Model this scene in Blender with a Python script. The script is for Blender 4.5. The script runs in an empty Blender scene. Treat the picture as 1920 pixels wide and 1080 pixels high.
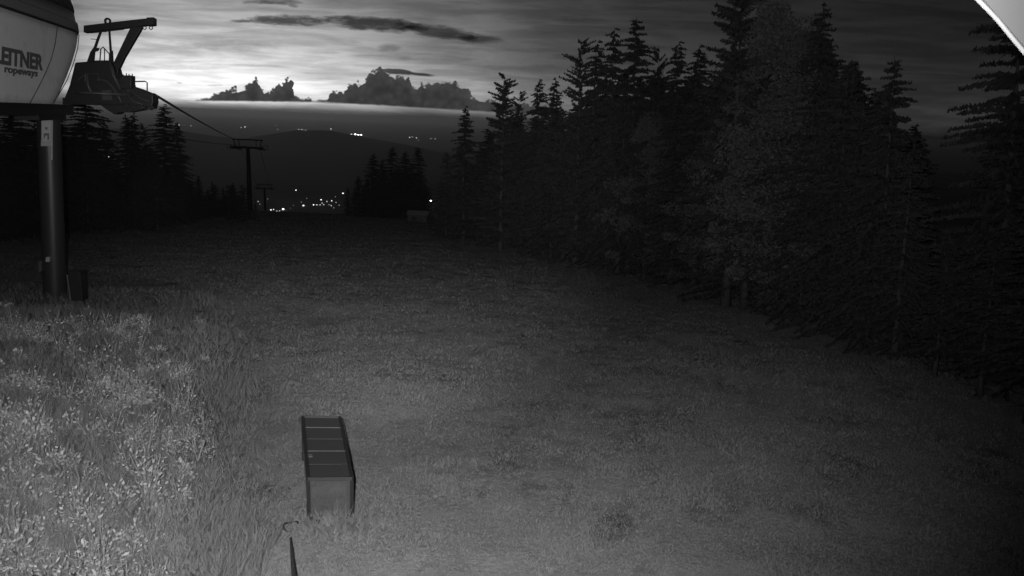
import bpy, bmesh, math, random
import numpy as np
from mathutils import Vector, Matrix, noise as mnoise

random.seed(7)
rng = np.random.default_rng(7)
sc = bpy.context.scene
C = bpy.data.collections.new("place"); sc.collection.children.link(C)

# ------------------------------------------------------------------ camera
F = 1400.0                      # focal length in photo pixels (1920 wide)
PITCH, ROLL = math.radians(12.55), math.radians(2.4)
CAM = Vector((0, 0, 7.5))
fw = Vector((0, math.cos(PITCH), -math.sin(PITCH)))
r0 = Vector((1, 0, 0)); u0 = Vector((0, math.sin(PITCH), math.cos(PITCH)))
rt = math.cos(ROLL) * r0 + math.sin(ROLL) * u0
up = -math.sin(ROLL) * r0 + math.cos(ROLL) * u0
cd = bpy.data.cameras.new("camera"); cam = bpy.data.objects.new("camera", cd); C.objects.link(cam)
cd.sensor_width = 36.0; cd.lens = 36.0 * F / 1920.0
cd.clip_start = 0.05; cd.clip_end = 300000
cam.matrix_world = Matrix(((rt.x, up.x, -fw.x, CAM.x), (rt.y, up.y, -fw.y, CAM.y), (rt.z, up.z, -fw.z, CAM.z), (0, 0, 0, 1)))
sc.camera = cam

def ray(px, py):
    return fw + rt * ((px - 960) / F) + up * (-(py - 540) / F)
def at(px, py, D):
    d = ray(px, py); return CAM + d * (D / d.y)
def uv(px, py):
    d = ray(px, py); return d.x / d.y, d.z / d.y

# ------------------------------------------------------------------ render
sc.render.engine = 'CYCLES'
sc.cycles.use_denoising = True; sc.cycles.denoiser = 'OPENIMAGEDENOISE'
sc.cycles.max_bounces = 4; sc.cycles.diffuse_bounces = 2; sc.cycles.glossy_bounces = 2
sc.cycles.volume_bounces = 1; sc.cycles.transparent_max_bounces = 8
sc.cycles.sample_clamp_indirect = 2.0
sc.view_settings.view_transform = 'Standard'; sc.view_settings.look = 'None'
sc.view_settings.gamma = 1; sc.view_settings.exposure = 0

# ------------------------------------------------------------------ node helper
class NG:
    def __init__(s, tree): s.t = tree; s.n = tree.nodes; s.l = tree.links
    def node(s, typ, **kw):
        n = s.n.new(typ)
        for k, v in kw.items(): setattr(n, k, v)
        return n
    def put(s, sock, v):
        if isinstance(v, (int, float)): sock.default_value = v
        elif isinstance(v, tuple): sock.default_value = v
        else: s.l.new(v, sock)
    def m(s, op, a, b=0.0, c=0.0, clamp=False):
        n = s.node('ShaderNodeMath', operation=op, use_clamp=clamp)
        s.put(n.inputs[0], a); s.put(n.inputs[1], b); s.put(n.inputs[2], c)
        return n.outputs[0]
    def curve(s, x, pts, lo, hi):
        """piecewise-linear function of x through pts, by a colour ramp over lo..hi"""
        f = s.m('DIVIDE', s.m('SUBTRACT', x, lo), hi - lo, clamp=True)
        r = s.node('ShaderNodeValToRGB'); e = r.color_ramp.elements
        P = [((a - lo) / (hi - lo), b) for a, b in pts]
        e[0].position = P[0][0]; e[0].color = (P[0][1],) * 3 + (1,)
        e[1].position = P[-1][0]; e[1].color = (P[-1][1],) * 3 + (1,)
        for p, b in P[1:-1]:
            k = e.new(p); k.color = (b,) * 3 + (1,)
        r.color_ramp.interpolation = 'LINEAR'
        s.l.new(f, r.inputs[0]); return r.outputs[0]

# ------------------------------------------------------------------ world: dusk sky with streaked cloud
w = bpy.data.worlds.new("World"); sc.world = w; w.use_nodes = True
g = NG(w.node_tree); g.n.clear()
tc = g.node('ShaderNodeTexCoord'); sp = g.node('ShaderNodeSeparateXYZ'); g.l.new(tc.outputs['Generated'], sp.inputs[0])
dx, dy, dz = sp.outputs
dyc = g.m('MAXIMUM', dy, 0.05)
U = g.m('DIVIDE', dx, dyc); V = g.m('DIVIDE', dz, dyc)
def noise_uv(su, sv, detail=5, rough=0.55, off=0.0, dist=0.0):
    cb = g.node('ShaderNodeCombineXYZ')
    g.put(cb.inputs[0], g.m('MULTIPLY', U, su)); g.put(cb.inputs[1], g.m('MULTIPLY', V, sv)); g.put(cb.inputs[2], off)
    n = g.node('ShaderNodeTexNoise'); g.l.new(cb.outputs[0], n.inputs['Vector'])
    n.inputs['Scale'].default_value = 1; n.inputs['Detail'].default_value = detail
    n.inputs['Roughness'].default_value = rough; n.inputs['Distortion'].default_value = dist
    return n.outputs['Fac']
def px_u(x, y=120): return uv(x, y)[0]
def px_v(y, x=450): return uv(x, y)[1]
n_big = noise_uv(3, 11, 4, 0.5, 3.1)
# azimuth fall-off away from the set sun (encoded brightness, linearised below)
A = g.curve(U, [(-1.6, .10), (px_u(60), .50), (px_u(180), .80), (px_u(300), .98), (px_u(420), 1.0), (px_u(560), .93), (px_u(690), .80), (px_u(800), .62),
                (px_u(900), .56), (px_u(1010), .39), (px_u(1200), .26), (px_u(1450), .18), (px_u(1700), .14), (px_u(1900), .12), (1.6, .02)], -1.6, 1.6)
n_low = noise_uv(14, 90, 4, .55, 7.7)
Vw = g.m('ADD', V, g.m('MULTIPLY', g.m('SUBTRACT', n_low, .5), .006))
B = g.curve(Vw, [(-.02, .22), (px_v(213), .16), (px_v(208), .22), (px_v(202), .36), (px_v(196), .58), (px_v(191), .76), (px_v(178), .95), (px_v(150), .94), (px_v(118), .80),
                 (px_v(85), .72), (px_v(50), .63), (px_v(5), .53), (.22, .40), (.36, .2), (.6, .06), (1.0, .02)], -.05, 1.0)
S = g.m('ADD', g.m('MULTIPLY', A, B), g.curve(V, [(-.05, .10), (0.0, .085), (.25, .07), (.6, .05), (1.0, .05)], -.05, 1.0))

# soft streak clouds
n1 = noise_uv(7, 70, 6, 0.6, 0.0, 0.3); n2 = noise_uv(22, 120, 6, 0.62, 5.0, 0.2); n3 = noise_uv(55, 150, 5, 0.65, 9.0, 0.2)
soft = g.curve(n1, [(0, 1.10), (.42, 1.06), (.55, .93), (.70, .84), (1, .80)], 0, 1)
S = g.m('MULTIPLY', S, soft)
def streak(S, x0, y0, x1, y1, half, depth, edge=.35, rag=1.0, taper=1.0, nz=None):
    """dark streak from pixel (x0,y0) to (x1,y1), fixed on the sky in direction space"""
    ua, va = uv(x0, y0); ub, vb = uv(x1, y1); cu, cv = (ua + ub) / 2, (va + vb) / 2
    L = math.hypot(ub - ua, vb - va) / 2; c, s_ = (ub - ua) / 2 / L, (vb - va) / 2 / L
    h = half / F
    du = g.m('SUBTRACT', U, cu); dv = g.m('SUBTRACT', V, cv)
    a = g.m('DIVIDE', g.m('ADD', g.m('MULTIPLY', du, c), g.m('MULTIPLY', dv, s_)), L)
    b = g.m('DIVIDE', g.m('SUBTRACT', g.m('MULTIPLY', dv, c), g.m('MULTIPLY', du, s_)), h)
    r = g.m('ADD', g.m('POWER', g.m('ABSOLUTE', a), 2.6), g.m('POWER', g.m('ABSOLUTE', b), 2.0))
    nn = g.m('MULTIPLY', g.m('SUBTRACT', nz or n2, .5), 3.4 * rag)
    nn2 = g.m('MULTIPLY', g.m('SUBTRACT', n3, .5), 2.2 * rag)
    k = g.m('DIVIDE', g.m('SUBTRACT', g.m('ADD', 1.0, g.m('ADD', nn, nn2)), r), edge * 2.2, clamp=True)
    k = g.m('MULTIPLY', k, g.m('LESS_THAN', g.m('ABSOLUTE', a), 1.9))
    return g.m('MULTIPLY', S, g.m('SUBTRACT', 1.0, g.m('MULTIPLY', k, depth)))
for st in [
    (455, 36, 640, 40, 10, .50, .4, .8), (600, 38, 800, 52, 13, .52, .35, .6), (740, 48, 905, 70, 13, .48, .35, .6), (860, 72, 945, 78, 8, .40, .5, .8),
    (430, 39, 475, 40, 3, .35, .5, .7), (450, 3, 570, 5, 5, .40, .5, 1.0), (540, 10, 560, 12, 3, .25, .6, 1),
    (310, 78, 540, 86, 13, .30, 1.0, .7), (240, 88, 430, 98, 12, .20, 1.2, .7), (420, 95, 520, 108, 9, .18, 1.2, .6), (250, 126, 420, 127, 5, .22, .9, .7),
    (430, 122, 560, 126, 3, .22, .9, .7), (560, 96, 640, 100, 4, .22, .9, .8), (540, 136, 640, 140, 3, .16, .9, .7), (705, 90, 755, 90, 8, .30, .8, .8),
    (650, 102, 800, 112, 6, .22, 1.0, .8), (560, 150, 660, 146, 3, .16, 1., .8), (385, 160, 420, 160, 2, .25, .6, .5), (330, 155, 345, 156, 2, .3, .6, .5),
    (840, 30, 900, 40, 9, .16, 1.2, .8), (1030, 38, 1145, 40, 7, .28, .8, .6), (1220, 68, 1280, 72, 8, .14, 1.0, .8), (740, 100, 1300, 130, 30, .38, 1.8, .5),
    (820, 105, 1000, 150, 26, .26, 1.8, .4), (715, 131, 775, 137, 6, .60, .3, .7), (765, 137, 815, 142, 3, .55, .4, .6), (660, 5, 1000, 14, 12, .10, 1.6, .6),
    (700, 201, 980, 212, 5, .12, 1.0, .6), (150, 60, 300, 66, 10, .12, 1.6, .7), (580, 190, 700, 192, 4, .35, .6, .6)]:
    S = streak(S, *st)
puff = g.node('ShaderNodeTexVoronoi'); puff.feature = 'SMOOTH_F1'; puff.inputs['Smoothness'].default_value = .35; puff.inputs['Scale'].default_value = 1
cbp = g.node('ShaderNodeCombineXYZ'); g.put(cbp.inputs[0], g.m('MULTIPLY', U, 110)); g.put(cbp.inputs[1], g.m('MULTIPLY', V, 120)); g.l.new(cbp.outputs[0], puff.inputs['Vector'])
puff2 = g.node('ShaderNodeTexVoronoi'); puff2.feature = 'SMOOTH_F1'; puff2.inputs['Smoothness'].default_value = .3; puff2.inputs['Scale'].default_value = 2.3; g.l.new(cbp.outputs[0], puff2.inputs['Vector'])
nf = noise_uv(420, 420, 4, .6, 2.0); nm2 = noise_uv(90, 90, 4, .6, 4.0)
def bank(S, prof, basef, tone, tone_hi):
    P = [uv(x, y) for x, y in prof]; lo, hi = P[0][0], P[-1][0]; v0, v1 = -.05, .12
    top = g.m('ADD', v0, g.m('MULTIPLY', g.curve(g.m('ADD', U, g.m('MULTIPLY', g.m('SUBTRACT', nm2, .5), .012)), [(a, (b - v0) / (v1 - v0)) for a, b in P], lo, hi), v1 - v0))
    bu = [uv(x, y) for x, y in basef]; sl = (bu[1][1] - bu[0][1]) / (bu[1][0] - bu[0][0])
    bot = g.m('ADD', bu[0][1], g.m('MULTIPLY', g.m('SUBTRACT', U, bu[0][0]), sl))
    hgt = g.m('MINIMUM', 1.0, g.m('MULTIPLY', g.m('MAXIMUM', g.m('SUBTRACT', top, bot), 0), 60))
    rag = g.m('MULTIPLY', hgt, g.m('ADD', g.m('MULTIPLY', g.m('ADD', g.m('SUBTRACT', .45, puff.outputs['Distance']), g.m('MULTIPLY', g.m('SUBTRACT', .45, puff2.outputs['Distance']), .5)), .0125), g.m('MULTIPLY', g.m('SUBTRACT', nf, .5), .003)))
    d = g.m('SUBTRACT', g.m('ADD', top, rag), V)
    k1 = g.m('DIVIDE', d, .0028, clamp=True); k2 = g.m('DIVIDE', g.m('SUBTRACT', V, g.m('ADD', bot, g.m('MULTIPLY', g.m('SUBTRACT', nm2, .5), .002))), .0022, clamp=True)
    inr = g.m('MULTIPLY', g.m('GREATER_THAN', U, lo), g.m('LESS_THAN', U, hi)); K = g.m('MULTIPLY', g.m('MULTIPLY', k1, k2), inr)
    lit = g.m('SUBTRACT', 1.0, g.m('DIVIDE', d, .018, clamp=True))
    tn = g.m('ADD', tone, g.m('MULTIPLY', lit, tone_hi)); tn = g.m('MULTIPLY', tn, g.m('ADD', .78, g.m('MULTIPLY', g.m('ADD', nm2, g.m('SUBTRACT', .5, puff.outputs['Distance'])), .28)))
    return g.m('ADD', g.m('MULTIPLY', S, g.m('SUBTRACT', 1.0, K)), g.m('MULTIPLY', tn, K))
S = bank(S, [(345, 188), (375, 185), (395, 180), (408, 174), (413, 167), (440, 164), (460, 163), (466, 153), (474, 149), (478, 146), (484, 151), (489, 165), (500, 168), (512, 168), (518, 158), (527, 155), (534, 148), (544, 146), (549, 150), (551, 172), (557, 181), (565, 183), (582, 179), (587, 187), (600, 188), (612, 189)],
         [(345, 190), (612, 193)], .265, .035)
S = bank(S, [(594, 188), (604, 184), (612, 185), (620, 171), (632, 168), (645, 173), (652, 160), (670, 153), (683, 153), (690, 140), (704, 131), (714, 127), (724, 131), (735, 142), (750, 144), (764, 141), (772, 156), (780, 161), (792, 153), (812, 156), (828, 151), (842, 149), (854, 152), (866, 161), (882, 172), (890, 183), (908, 185), (930, 186), (1040, 197)],
         [(600, 192), (900, 210)], .250, .04)
S = g.m('MULTIPLY', S, g.m('ADD', .93, g.m('MULTIPLY', n2, .14)))
Lum = g.m('POWER', S, 2.2)
front = g.m('MULTIPLY', g.m('DIVIDE', g.m('SUBTRACT', dy, .0), .3, clamp=True), 1.0)
Lum = g.m('ADD', g.m('MULTIPLY', Lum, front), g.m('MULTIPLY', g.m('SUBTRACT', 1.0, front), .009))
below = g.m('GREATER_THAN', dz, -.03)
Lum = g.m('MULTIPLY', Lum, g.m('ADD', .03, g.m('MULTIPLY', below, .97)))
cb = g.node('ShaderNodeCombineXYZ'); [g.l.new(Lum, cb.inputs[i]) for i in range(3)]
bg = g.node('ShaderNodeBackground'); g.l.new(cb.outputs[0], bg.inputs[0]); bg.inputs[1].default_value = 1.0
wo = g.node('ShaderNodeOutputWorld'); g.l.new(bg.outputs[0], wo.inputs[0])
w.cycles.sampling_method = 'MANUAL'; w.cycles.sample_map_resolution = 1024

# ------------------------------------------------------------------ the webcam's own infrared lamp (what lights the near slope), plus an added far fill
ld = bpy.data.lights.new("infrared_lamp", 'SPOT'); lamp = bpy.data.objects.new("infrared_lamp", ld); C.objects.link(lamp)
ld.energy = 15500; ld.spot_size = math.radians(112); ld.spot_blend = 1.0; ld.shadow_soft_size = 0.05
lamp.location = CAM + Vector((-0.35, -0.1, 0.25))
lamp.rotation_euler = (at(690, 270, 20) - CAM).to_track_quat('-Z', 'Y').to_euler()

ld2 = bpy.data.lights.new("far_slope_fill", 'SPOT'); lamp2 = bpy.data.objects.new("far_slope_fill", ld2); C.objects.link(lamp2)  # narrower second spot, added only to brighten the far slope
ld2.energy = 36000; ld2.spot_size = math.radians(46); ld2.spot_blend = 1.0; ld2.shadow_soft_size = 0.05
lamp2.location = CAM + Vector((0.3, -0.1, 0.25))
lamp2.rotation_euler = (at(690, 310, 20) - CAM).to_track_quat('-Z', 'Y').to_euler()

# ------------------------------------------------------------------ materials
def mat(name, val, rough=.7, nscale=0, namt=0.0, bump=0.0, metal=0.0, detail=4, stretch=None, spec=.3, wear=None):
    m = bpy.data.materials.new(name); m.use_nodes = True; k = NG(m.node_tree)
    b = m.node_tree.nodes['Principled BSDF']; b.inputs['Roughness'].default_value = rough; b.inputs['Metallic'].default_value = metal
    b.inputs['Specular IOR Level'].default_value = spec
    b.inputs['Base Color'].default_value = (val, val, val, 1)
    if nscale:
        t = k.node('ShaderNodeTexCoord'); mp = k.node('ShaderNodeMapping'); k.l.new(t.outputs['Object'], mp.inputs[0])
        if stretch: mp.inputs['Scale'].default_value = stretch
        n = k.node('ShaderNodeTexNoise'); n.inputs['Scale'].default_value = nscale; n.inputs['Detail'].default_value = detail
        n.inputs['Roughness'].default_value = .6
        k.l.new(mp.outputs[0], n.inputs[0])
        f = k.m('MULTIPLY', k.m('ADD', 1 - namt * 1.5, k.m('MULTIPLY', n.outputs[0], namt * 3)), val)
        if wear:
            n2_ = k.node('ShaderNodeTexNoise'); n2_.inputs['Scale'].default_value = wear[0]; n2_.inputs['Detail'].default_value = 6
            k.l.new(t.outputs['Object'], n2_.inputs[0])
            f = k.m('MULTIPLY', f, k.m('SUBTRACT', 1.0, k.m('MULTIPLY', k.m('DIVIDE', k.m('SUBTRACT', n2_.outputs[0], .56), .08, clamp=True), wear[1])))
        cbn = k.node('ShaderNodeCombineXYZ'); [k.l.new(f, cbn.inputs[i]) for i in range(3)]
        k.l.new(cbn.outputs[0], b.inputs['Base Color'])
        if bump:
            bp = k.node('ShaderNodeBump'); bp.inputs['Strength'].default_value = bump; bp.inputs['Distance'].default_value = .05
            k.l.new(n.outputs[0], bp.inputs['Height']); k.l.new(bp.outputs[0], b.inputs['Normal'])
    return m
def emis(name, strength):
    m = bpy.data.materials.new(name); m.use_nodes = True; k = NG(m.node_tree); k.n.clear()
    e = k.node('ShaderNodeEmission'); e.inputs[0].default_value = (1, 1, 1, 1); e.inputs[1].default_value = strength
    n = k.node('ShaderNodeTexNoise'); n.inputs['Scale'].default_value = 3
    k.l.new(k.m('MULTIPLY', k.m('ADD', .9, k.m('MULTIPLY', n.outputs[0], .2)), strength), e.inputs[1])
    o = k.node('ShaderNodeOutputMaterial'); k.l.new(e.outputs[0], o.inputs[0]); return m
def leafmat(name, val, var=.5, scale=.6, trans=.25, up_=0.0):
    m = bpy.data.materials.new(name); m.use_nodes = True; k = NG(m.node_tree); k.n.clear()
    t = k.node('ShaderNodeTexCoord'); n = k.node('ShaderNodeTexNoise'); n.inputs['Scale'].default_value = scale; n.inputs['Detail'].default_value = 3
    k.l.new(t.outputs['Object'], n.inputs[0])
    geo = k.node('ShaderNodeNewGeometry')
    f = k.m('ADD', 1 - var, k.m('MULTIPLY', k.m('ADD', n.outputs[0], geo.outputs['Random Per Island']), var))
    f = k.m('MULTIPLY', f, val); cbn = k.node('ShaderNodeCombineXYZ'); [k.l.new(f, cbn.inputs[i]) for i in range(3)]
    d = k.node('ShaderNodeBsdfDiffuse'); k.l.new(cbn.outputs[0], d.inputs[0])
    if up_:
        vm = k.node('ShaderNodeVectorMath', operation='MULTIPLY_ADD'); k.l.new(geo.outputs['Normal'], vm.inputs[0]); vm.inputs[1].default_value = (1 - up_,) * 3; vm.inputs[2].default_value = (0, 0, up_)
        vn = k.node('ShaderNodeVectorMath', operation='NORMALIZE'); k.l.new(vm.outputs[0], vn.inputs[0]); k.l.new(vn.outputs[0], d.inputs['Normal'])
    tr = k.node('ShaderNodeBsdfTranslucent'); k.l.new(cbn.outputs[0], tr.inputs[0])
    mx = k.node('ShaderNodeMixShader'); mx.inputs[0].default_value = trans
    k.l.new(d.outputs[0], mx.inputs[1]); k.l.new(tr.outputs[0], mx.inputs[2])
    o = k.node('ShaderNodeOutputMaterial'); k.l.new(mx.outputs[0], o.inputs[0]); return m

M = dict(
    hull=mat('white_hull_panel', .8, .55, 3, .06, wear=(1.3, .10)), band=mat('grey_hull_band', .17, .5, 4, .08), seam=mat('dark_seam', .02, .8, 9, .1),
    glass=mat('dark_glass', .05, .12, 2, .1, spec=.6), steel=mat('dark_steel', .018, .55, 5, .25, .1), column=mat('galvanised_column', .03, .42, 2.5, .18, .0, stretch=(1, 1, .25), spec=.5),
    pale=mat('pale_metal', .35, .6, 6, .1), tube=mat('steel_tube', .05, .45, 5, .1), letter=mat('dark_lettering', .12, .6, 8, .1),
    black=mat('black_plastic', .02, .6, 5, .2), sign=mat('sign_plate', .42, .6, 8, .12), mesh=mat('wire_mesh', .042, .7, 30, .15), cageframe=mat('cage_frame', .02, .6, 9, .2),
    wire=mat('pale_wire', .10, .6, 20, .1), bark=mat('bark', .055, .9, 5, .4, .4, stretch=(1, 1, .3)), wood=mat('old_wood', .05, .8, 8, .3, .3, stretch=(4, 4, .6)),
    cable=mat('steel_cable', .03, .5, 5, .1), white=mat('white_sheet', .08, .5, 5, .06), whiterim=mat('white_rim', .2, .4, 9, .04),
    needle=leafmat('needles', .048, .55, .5, .15), needle2=leafmat('dark_needles', .07, .55, .5, .15), leaf=leafmat('leaves', .115, .55, .4, .3),
    grass=leafmat('grass_blades', .32, .12, .45, .15, .78), weed=leafmat('weed_leaves', .33, .55, 1.1, .12, .25), stem=leafmat('weed_stems', .25, .3, 1, 0), lamp=emis('lamp_glow', 2.4), lampfar=emis('far_lamp_glow', 1.8), lampdim=emis('dim_lamp_glow', .9), lampbig=emis('bright_lamp_glow', 10),
    roof=mat('pale_roof', .2, .6, 2, .1), hutwall=mat('hut_wall', .08, .8, 3, .2))

# ------------------------------------------------------------------ mesh helpers
def new(name, verts, faces, m, parent=None, smooth=False, mats=None, fm=None):
    me = bpy.data.meshes.new(name); me.from_pydata([tuple(v) for v in verts], [], faces)
    for q in (mats or [m]): me.materials.append(q)
    if fm: me.polygons.foreach_set('material_index', fm)
    if smooth: me.polygons.foreach_set('use_smooth', [True] * len(me.polygons))
    me.update(); o = bpy.data.objects.new(name, me); C.objects.link(o)
    if parent: o.parent = parent
    return o
def npmesh(name, V_, Fc, m, parent=None, smooth=False):
    me = bpy.data.meshes.new(name); n, k = Fc.shape
    me.vertices.add(len(V_)); me.vertices.foreach_set('co', V_.astype(np.float32).ravel())
    me.loops.add(n * k); me.loops.foreach_set('vertex_index', Fc.astype(np.int32).ravel())
    me.polygons.add(n); me.polygons.foreach_set('loop_start', np.arange(0, n * k, k, dtype=np.int32))
    try: me.polygons.foreach_set('loop_total', np.full(n, k, dtype=np.int32))
    except Exception: pass
    me.materials.append(m); me.update(calc_edges=True)
    if smooth: me.polygons.foreach_set('use_smooth', np.ones(n, dtype=bool))
    o = bpy.data.objects.new(name, me); C.objects.link(o)
    if parent: o.parent = parent
    return o
def tag(o, label=None, cat=None, group=None, kind=None):
    if label: o['label'] = label
    if cat: o['category'] = cat
    if group: o['group'] = group
    if kind: o['kind'] = kind
    return o
def empty(name, loc, label=None, cat=None, group=None, rz=0):
    o = bpy.data.objects.new(name, None); C.objects.link(o); o.location = loc; o.rotation_euler = (0, 0, rz)
    o.empty_display_size = .2; return tag(o, label, cat, group)
class MB:
    """collects simple shapes in world space; build() links them as one mesh (child coordinates relative to its parent)"""
    def __init__(s): s.v = []; s.f = []
    def add(s, v, f):
        k = len(s.v); s.v += [Vector(p) for p in v]; s.f += [tuple(i + k for i in q) for q in f]; return s
    def box(s, c, size, rot=None):
        hx, hy, hz = [q / 2 for q in size]
        P = [Vector((x, y, z)) for x in (-hx, hx) for y in (-hy, hy) for z in (-hz, hz)]
        if rot: P = [rot @ p for p in P]
        c = Vector(c)
        return s.add([p + c for p in P], [(0, 1, 3, 2), (4, 6, 7, 5), (0, 4, 5, 1), (2, 3, 7, 6), (0, 2, 6, 4), (1, 5, 7, 3)])
    def bar(s, a, b, w_, h=None, upv=(0, 0, 1)):
        a, b = Vector(a), Vector(b); d = (b - a).normalized(); x = d.cross(Vector(upv))
        if x.length < 1e-3: x = d.cross(Vector((0, 1, 0)))
        x.normalize(); y = x.cross(d); h = h or w_
        P = [q + x * i * w_ / 2 + y * j * h / 2 for q in (a, b) for i, j in ((-1, -1), (1, -1), (1, 1), (-1, 1))]
        return s.add(P, [(3, 2, 1, 0), (4, 5, 6, 7), (0, 1, 5, 4), (1, 2, 6, 5), (2, 3, 7, 6), (3, 0, 4, 7)])
    def tube(s, pts, r, n=8, cap=True):
        pts = [Vector(p) for p in pts]; rs = r if isinstance(r, (list, tuple)) else [r] * len(pts)
        k = len(s.v); prev = None
        for i, p in enumerate(pts):
            d = (pts[min(i + 1, len(pts) - 1)] - pts[max(i - 1, 0)]).normalized()
            if prev is None:
                x = d.cross(Vector((0, 0, 1)));
                if x.length < 1e-2: x = d.cross(Vector((0, 1, 0)))
            else: x = prev - d * prev.dot(d)
            x.normalize(); prev = x; y = d.cross(x)
            for j in range(n):
                a = 2 * math.pi * j / n; s.v.append(p + (x * math.cos(a) + y * math.sin(a)) * rs[i])
        for i in range(len(pts) - 1):
            for j in range(n):
                s.f.append((k + i * n + j, k + i * n + (j + 1) % n, k + (i + 1) * n + (j + 1) % n, k + (i + 1) * n + j))
        if cap:
            s.f.append(tuple(k + j for j in range(n))[::-1]); s.f.append(tuple(k + (len(pts) - 1) * n + j for j in range(n)))
        return s
    def plate(s, pxs, D0, D1):
        """outline given as photo pixels at depth D0, made solid back to D1 (world-parallel extrusion)"""
        Dm = (D0 + D1) / 2; h_ = (D1 - D0) / 2 * Vector((-.25, .97, 0)); Pm = [at(x, y, Dm) for x, y in pxs]; A_ = [p - h_ for p in Pm]; B_ = [p + h_ for p in Pm]; n = len(A_)
        return s.add(A_ + B_, [tuple(range(n)), tuple(range(2 * n - 1, n - 1, -1))] + [(i, i + n, (i + 1) % n + n, (i + 1) % n) for i in range(n)])
    def build(s, name, m, parent=None, smooth=False, bevel=0, loc=None):
        o0 = parent
        off = Vector((0, 0, 0)); rz = Matrix.Identity(3)
        q = parent
        while q is not None: off += q.location; q = q.parent
        if parent is None and loc is not None: off = Vector(loc)
        o = new(name, [v - off for v in s.v], s.f, m, parent, smooth)
        if parent is None and loc is not None: o.location = loc
        if bevel:
            b = o.modifiers.new('bevel', 'BEVEL'); b.width = bevel; b.segments = 2; b.limit_method = 'ANGLE'
        if smooth:
            pass
        return o

# ------------------------------------------------------------------ terrain
def sstep(a, b, x):
    t = np.clip((x - a) / (b - a), 0, 1); return t * t * (3 - 2 * t)
def vnoise(x, y, s, seed=0):
    """cheap smooth value noise, vectorised"""
    X = x / s + 13.7 * seed; Y = y / s + 7.3 * seed; xi = np.floor(X); yi = np.floor(Y); fx = X - xi; fy = Y - yi
    def h(a, b):
        q = np.sin(a * 127.1 + b * 311.7 + seed * 17.3) * 43758.5453; return q - np.floor(q)
    fx = fx * fx * (3 - 2 * fx); fy = fy * fy * (3 - 2 * fy)
    return (h(xi, yi) * (1 - fx) + h(xi + 1, yi) * fx) * (1 - fy) + (h(xi, yi + 1) * (1 - fx) + h(xi + 1, yi + 1) * fx) * fy - .5
ridge_px = [(-900, 262), (100, 240), (330, 243), (400, 255), (455, 261), (500, 253), (560, 242.5), (612, 244), (655, 252), (720, 264), (770, 273), (840, 290), (960, 312), (1300, 350), (2600, 460)]
ru = np.array([uv(x, y)[0] for x, y in ridge_px]); rv = np.array([uv(x, y)[1] for x, y in ridge_px])
FLOOR = -500.0
# toe of the weedy mound: y -> x of its right edge
def toe_x(y): return np.interp(y, [0, 7, 9, 13, 18, 24, 30, 36, 44, 60], [-2.0, -3.0, -3.6, -5.0, -6.9, -9.0, -11.5, -14.5, -20, -30])
def mound_h(x, y):
    e = toe_x(y) - x
    side = sstep(-.2, 1.6, e) * .55 + sstep(.5, 6.5, e) * .45
    ditch = np.exp(-((e + .5) / .7) ** 2) * .16 * (1 - sstep(22, 30, y))
    return (1.05 + .75 * sstep(9, 22, y)) * side * (1 - sstep(23, 35, y - .18 * (x + 14))) - ditch
def ground(x, y):
    x = np.asarray(x, float); y = np.asarray(y, float)
    yy = np.maximum(y - 12, 0) - np.maximum(-y, 0) * .0
    z = -.09 * (yy)
    far = np.maximum(y - 150, 0)
    z = z - .26 * far * sstep(0, 60, far) + .0
    z = z + mound_h(x, y) * (y < 70)
    near = 1 - sstep(60, 140, np.hypot(x, y))
    z = z + near * (vnoise(x, y, 6, 1) * .35 + vnoise(x, y, 2.2, 2) * .10 + vnoise(x, y, .8, 3) * .05)
    z = z + vnoise(x, y, 40, 4) * .8 * sstep(60, 120, y)
    z = np.maximum(z, FLOOR)
    # the wooded hill across the valley
    R = 9000.0; yp = np.maximum(y, 1); u_ = x / yp
    hz = CAM.z + R * np.interp(u_, ru, rv)
    top = (hz - FLOOR) * np.exp(-np.clip((R - y) / 1900, 0, 9) ** 2) * np.exp(-np.clip((y - R) / 1300, 0, 9) ** 2)
    rough = vnoise(x, y, 700, 5) * 40 * sstep(5000, 7000, y) * (1 - sstep(8300, 9000, y)) + vnoise(x, y, 260, 6) * 9 * sstep(5500, 7000, y) * (1 - sstep(10500, 11500, y))
    z = z + np.where((y > 4300) & (y < 13000), np.maximum(top + rough * np.clip(top / 80, 0, 1), 0), 0)
    return z
def gz(x, y): return float(ground(x, y))
def ghit(px, py):
    d = ray(px, py); t = np.geomspace(2.0, 400, 400)
    below = (CAM.z + d.z * t) < ground(d.x * t, d.y * t); i = int(np.argmax(below)) if below.any() else 399
    t = np.linspace(t[max(i - 1, 0)], t[i], 60); below = (CAM.z + d.z * t) < ground(d.x * t, d.y * t)
    i = int(np.argmax(below)) if below.any() else 59
    return CAM + d * float(t[i])

nr, na = 620, 520
rr = np.concatenate([np.geomspace(1.0, 200, 420), np.geomspace(203, 60000, 200)])
aa = np.radians(np.linspace(-115, 115, na))
RR, AA = np.meshgrid(rr, aa, indexing='ij'); GX = RR * np.sin(AA); GY = RR * np.cos(AA); GZ = ground(GX, GY)
idx = np.arange(nr * na).reshape(nr, na)
Fc = np.stack([idx[:-1, :-1], idx[1:, :-1], idx[1:, 1:], idx[:-1, 1:]], -1).reshape(-1, 4)[:, ::-1]
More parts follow.
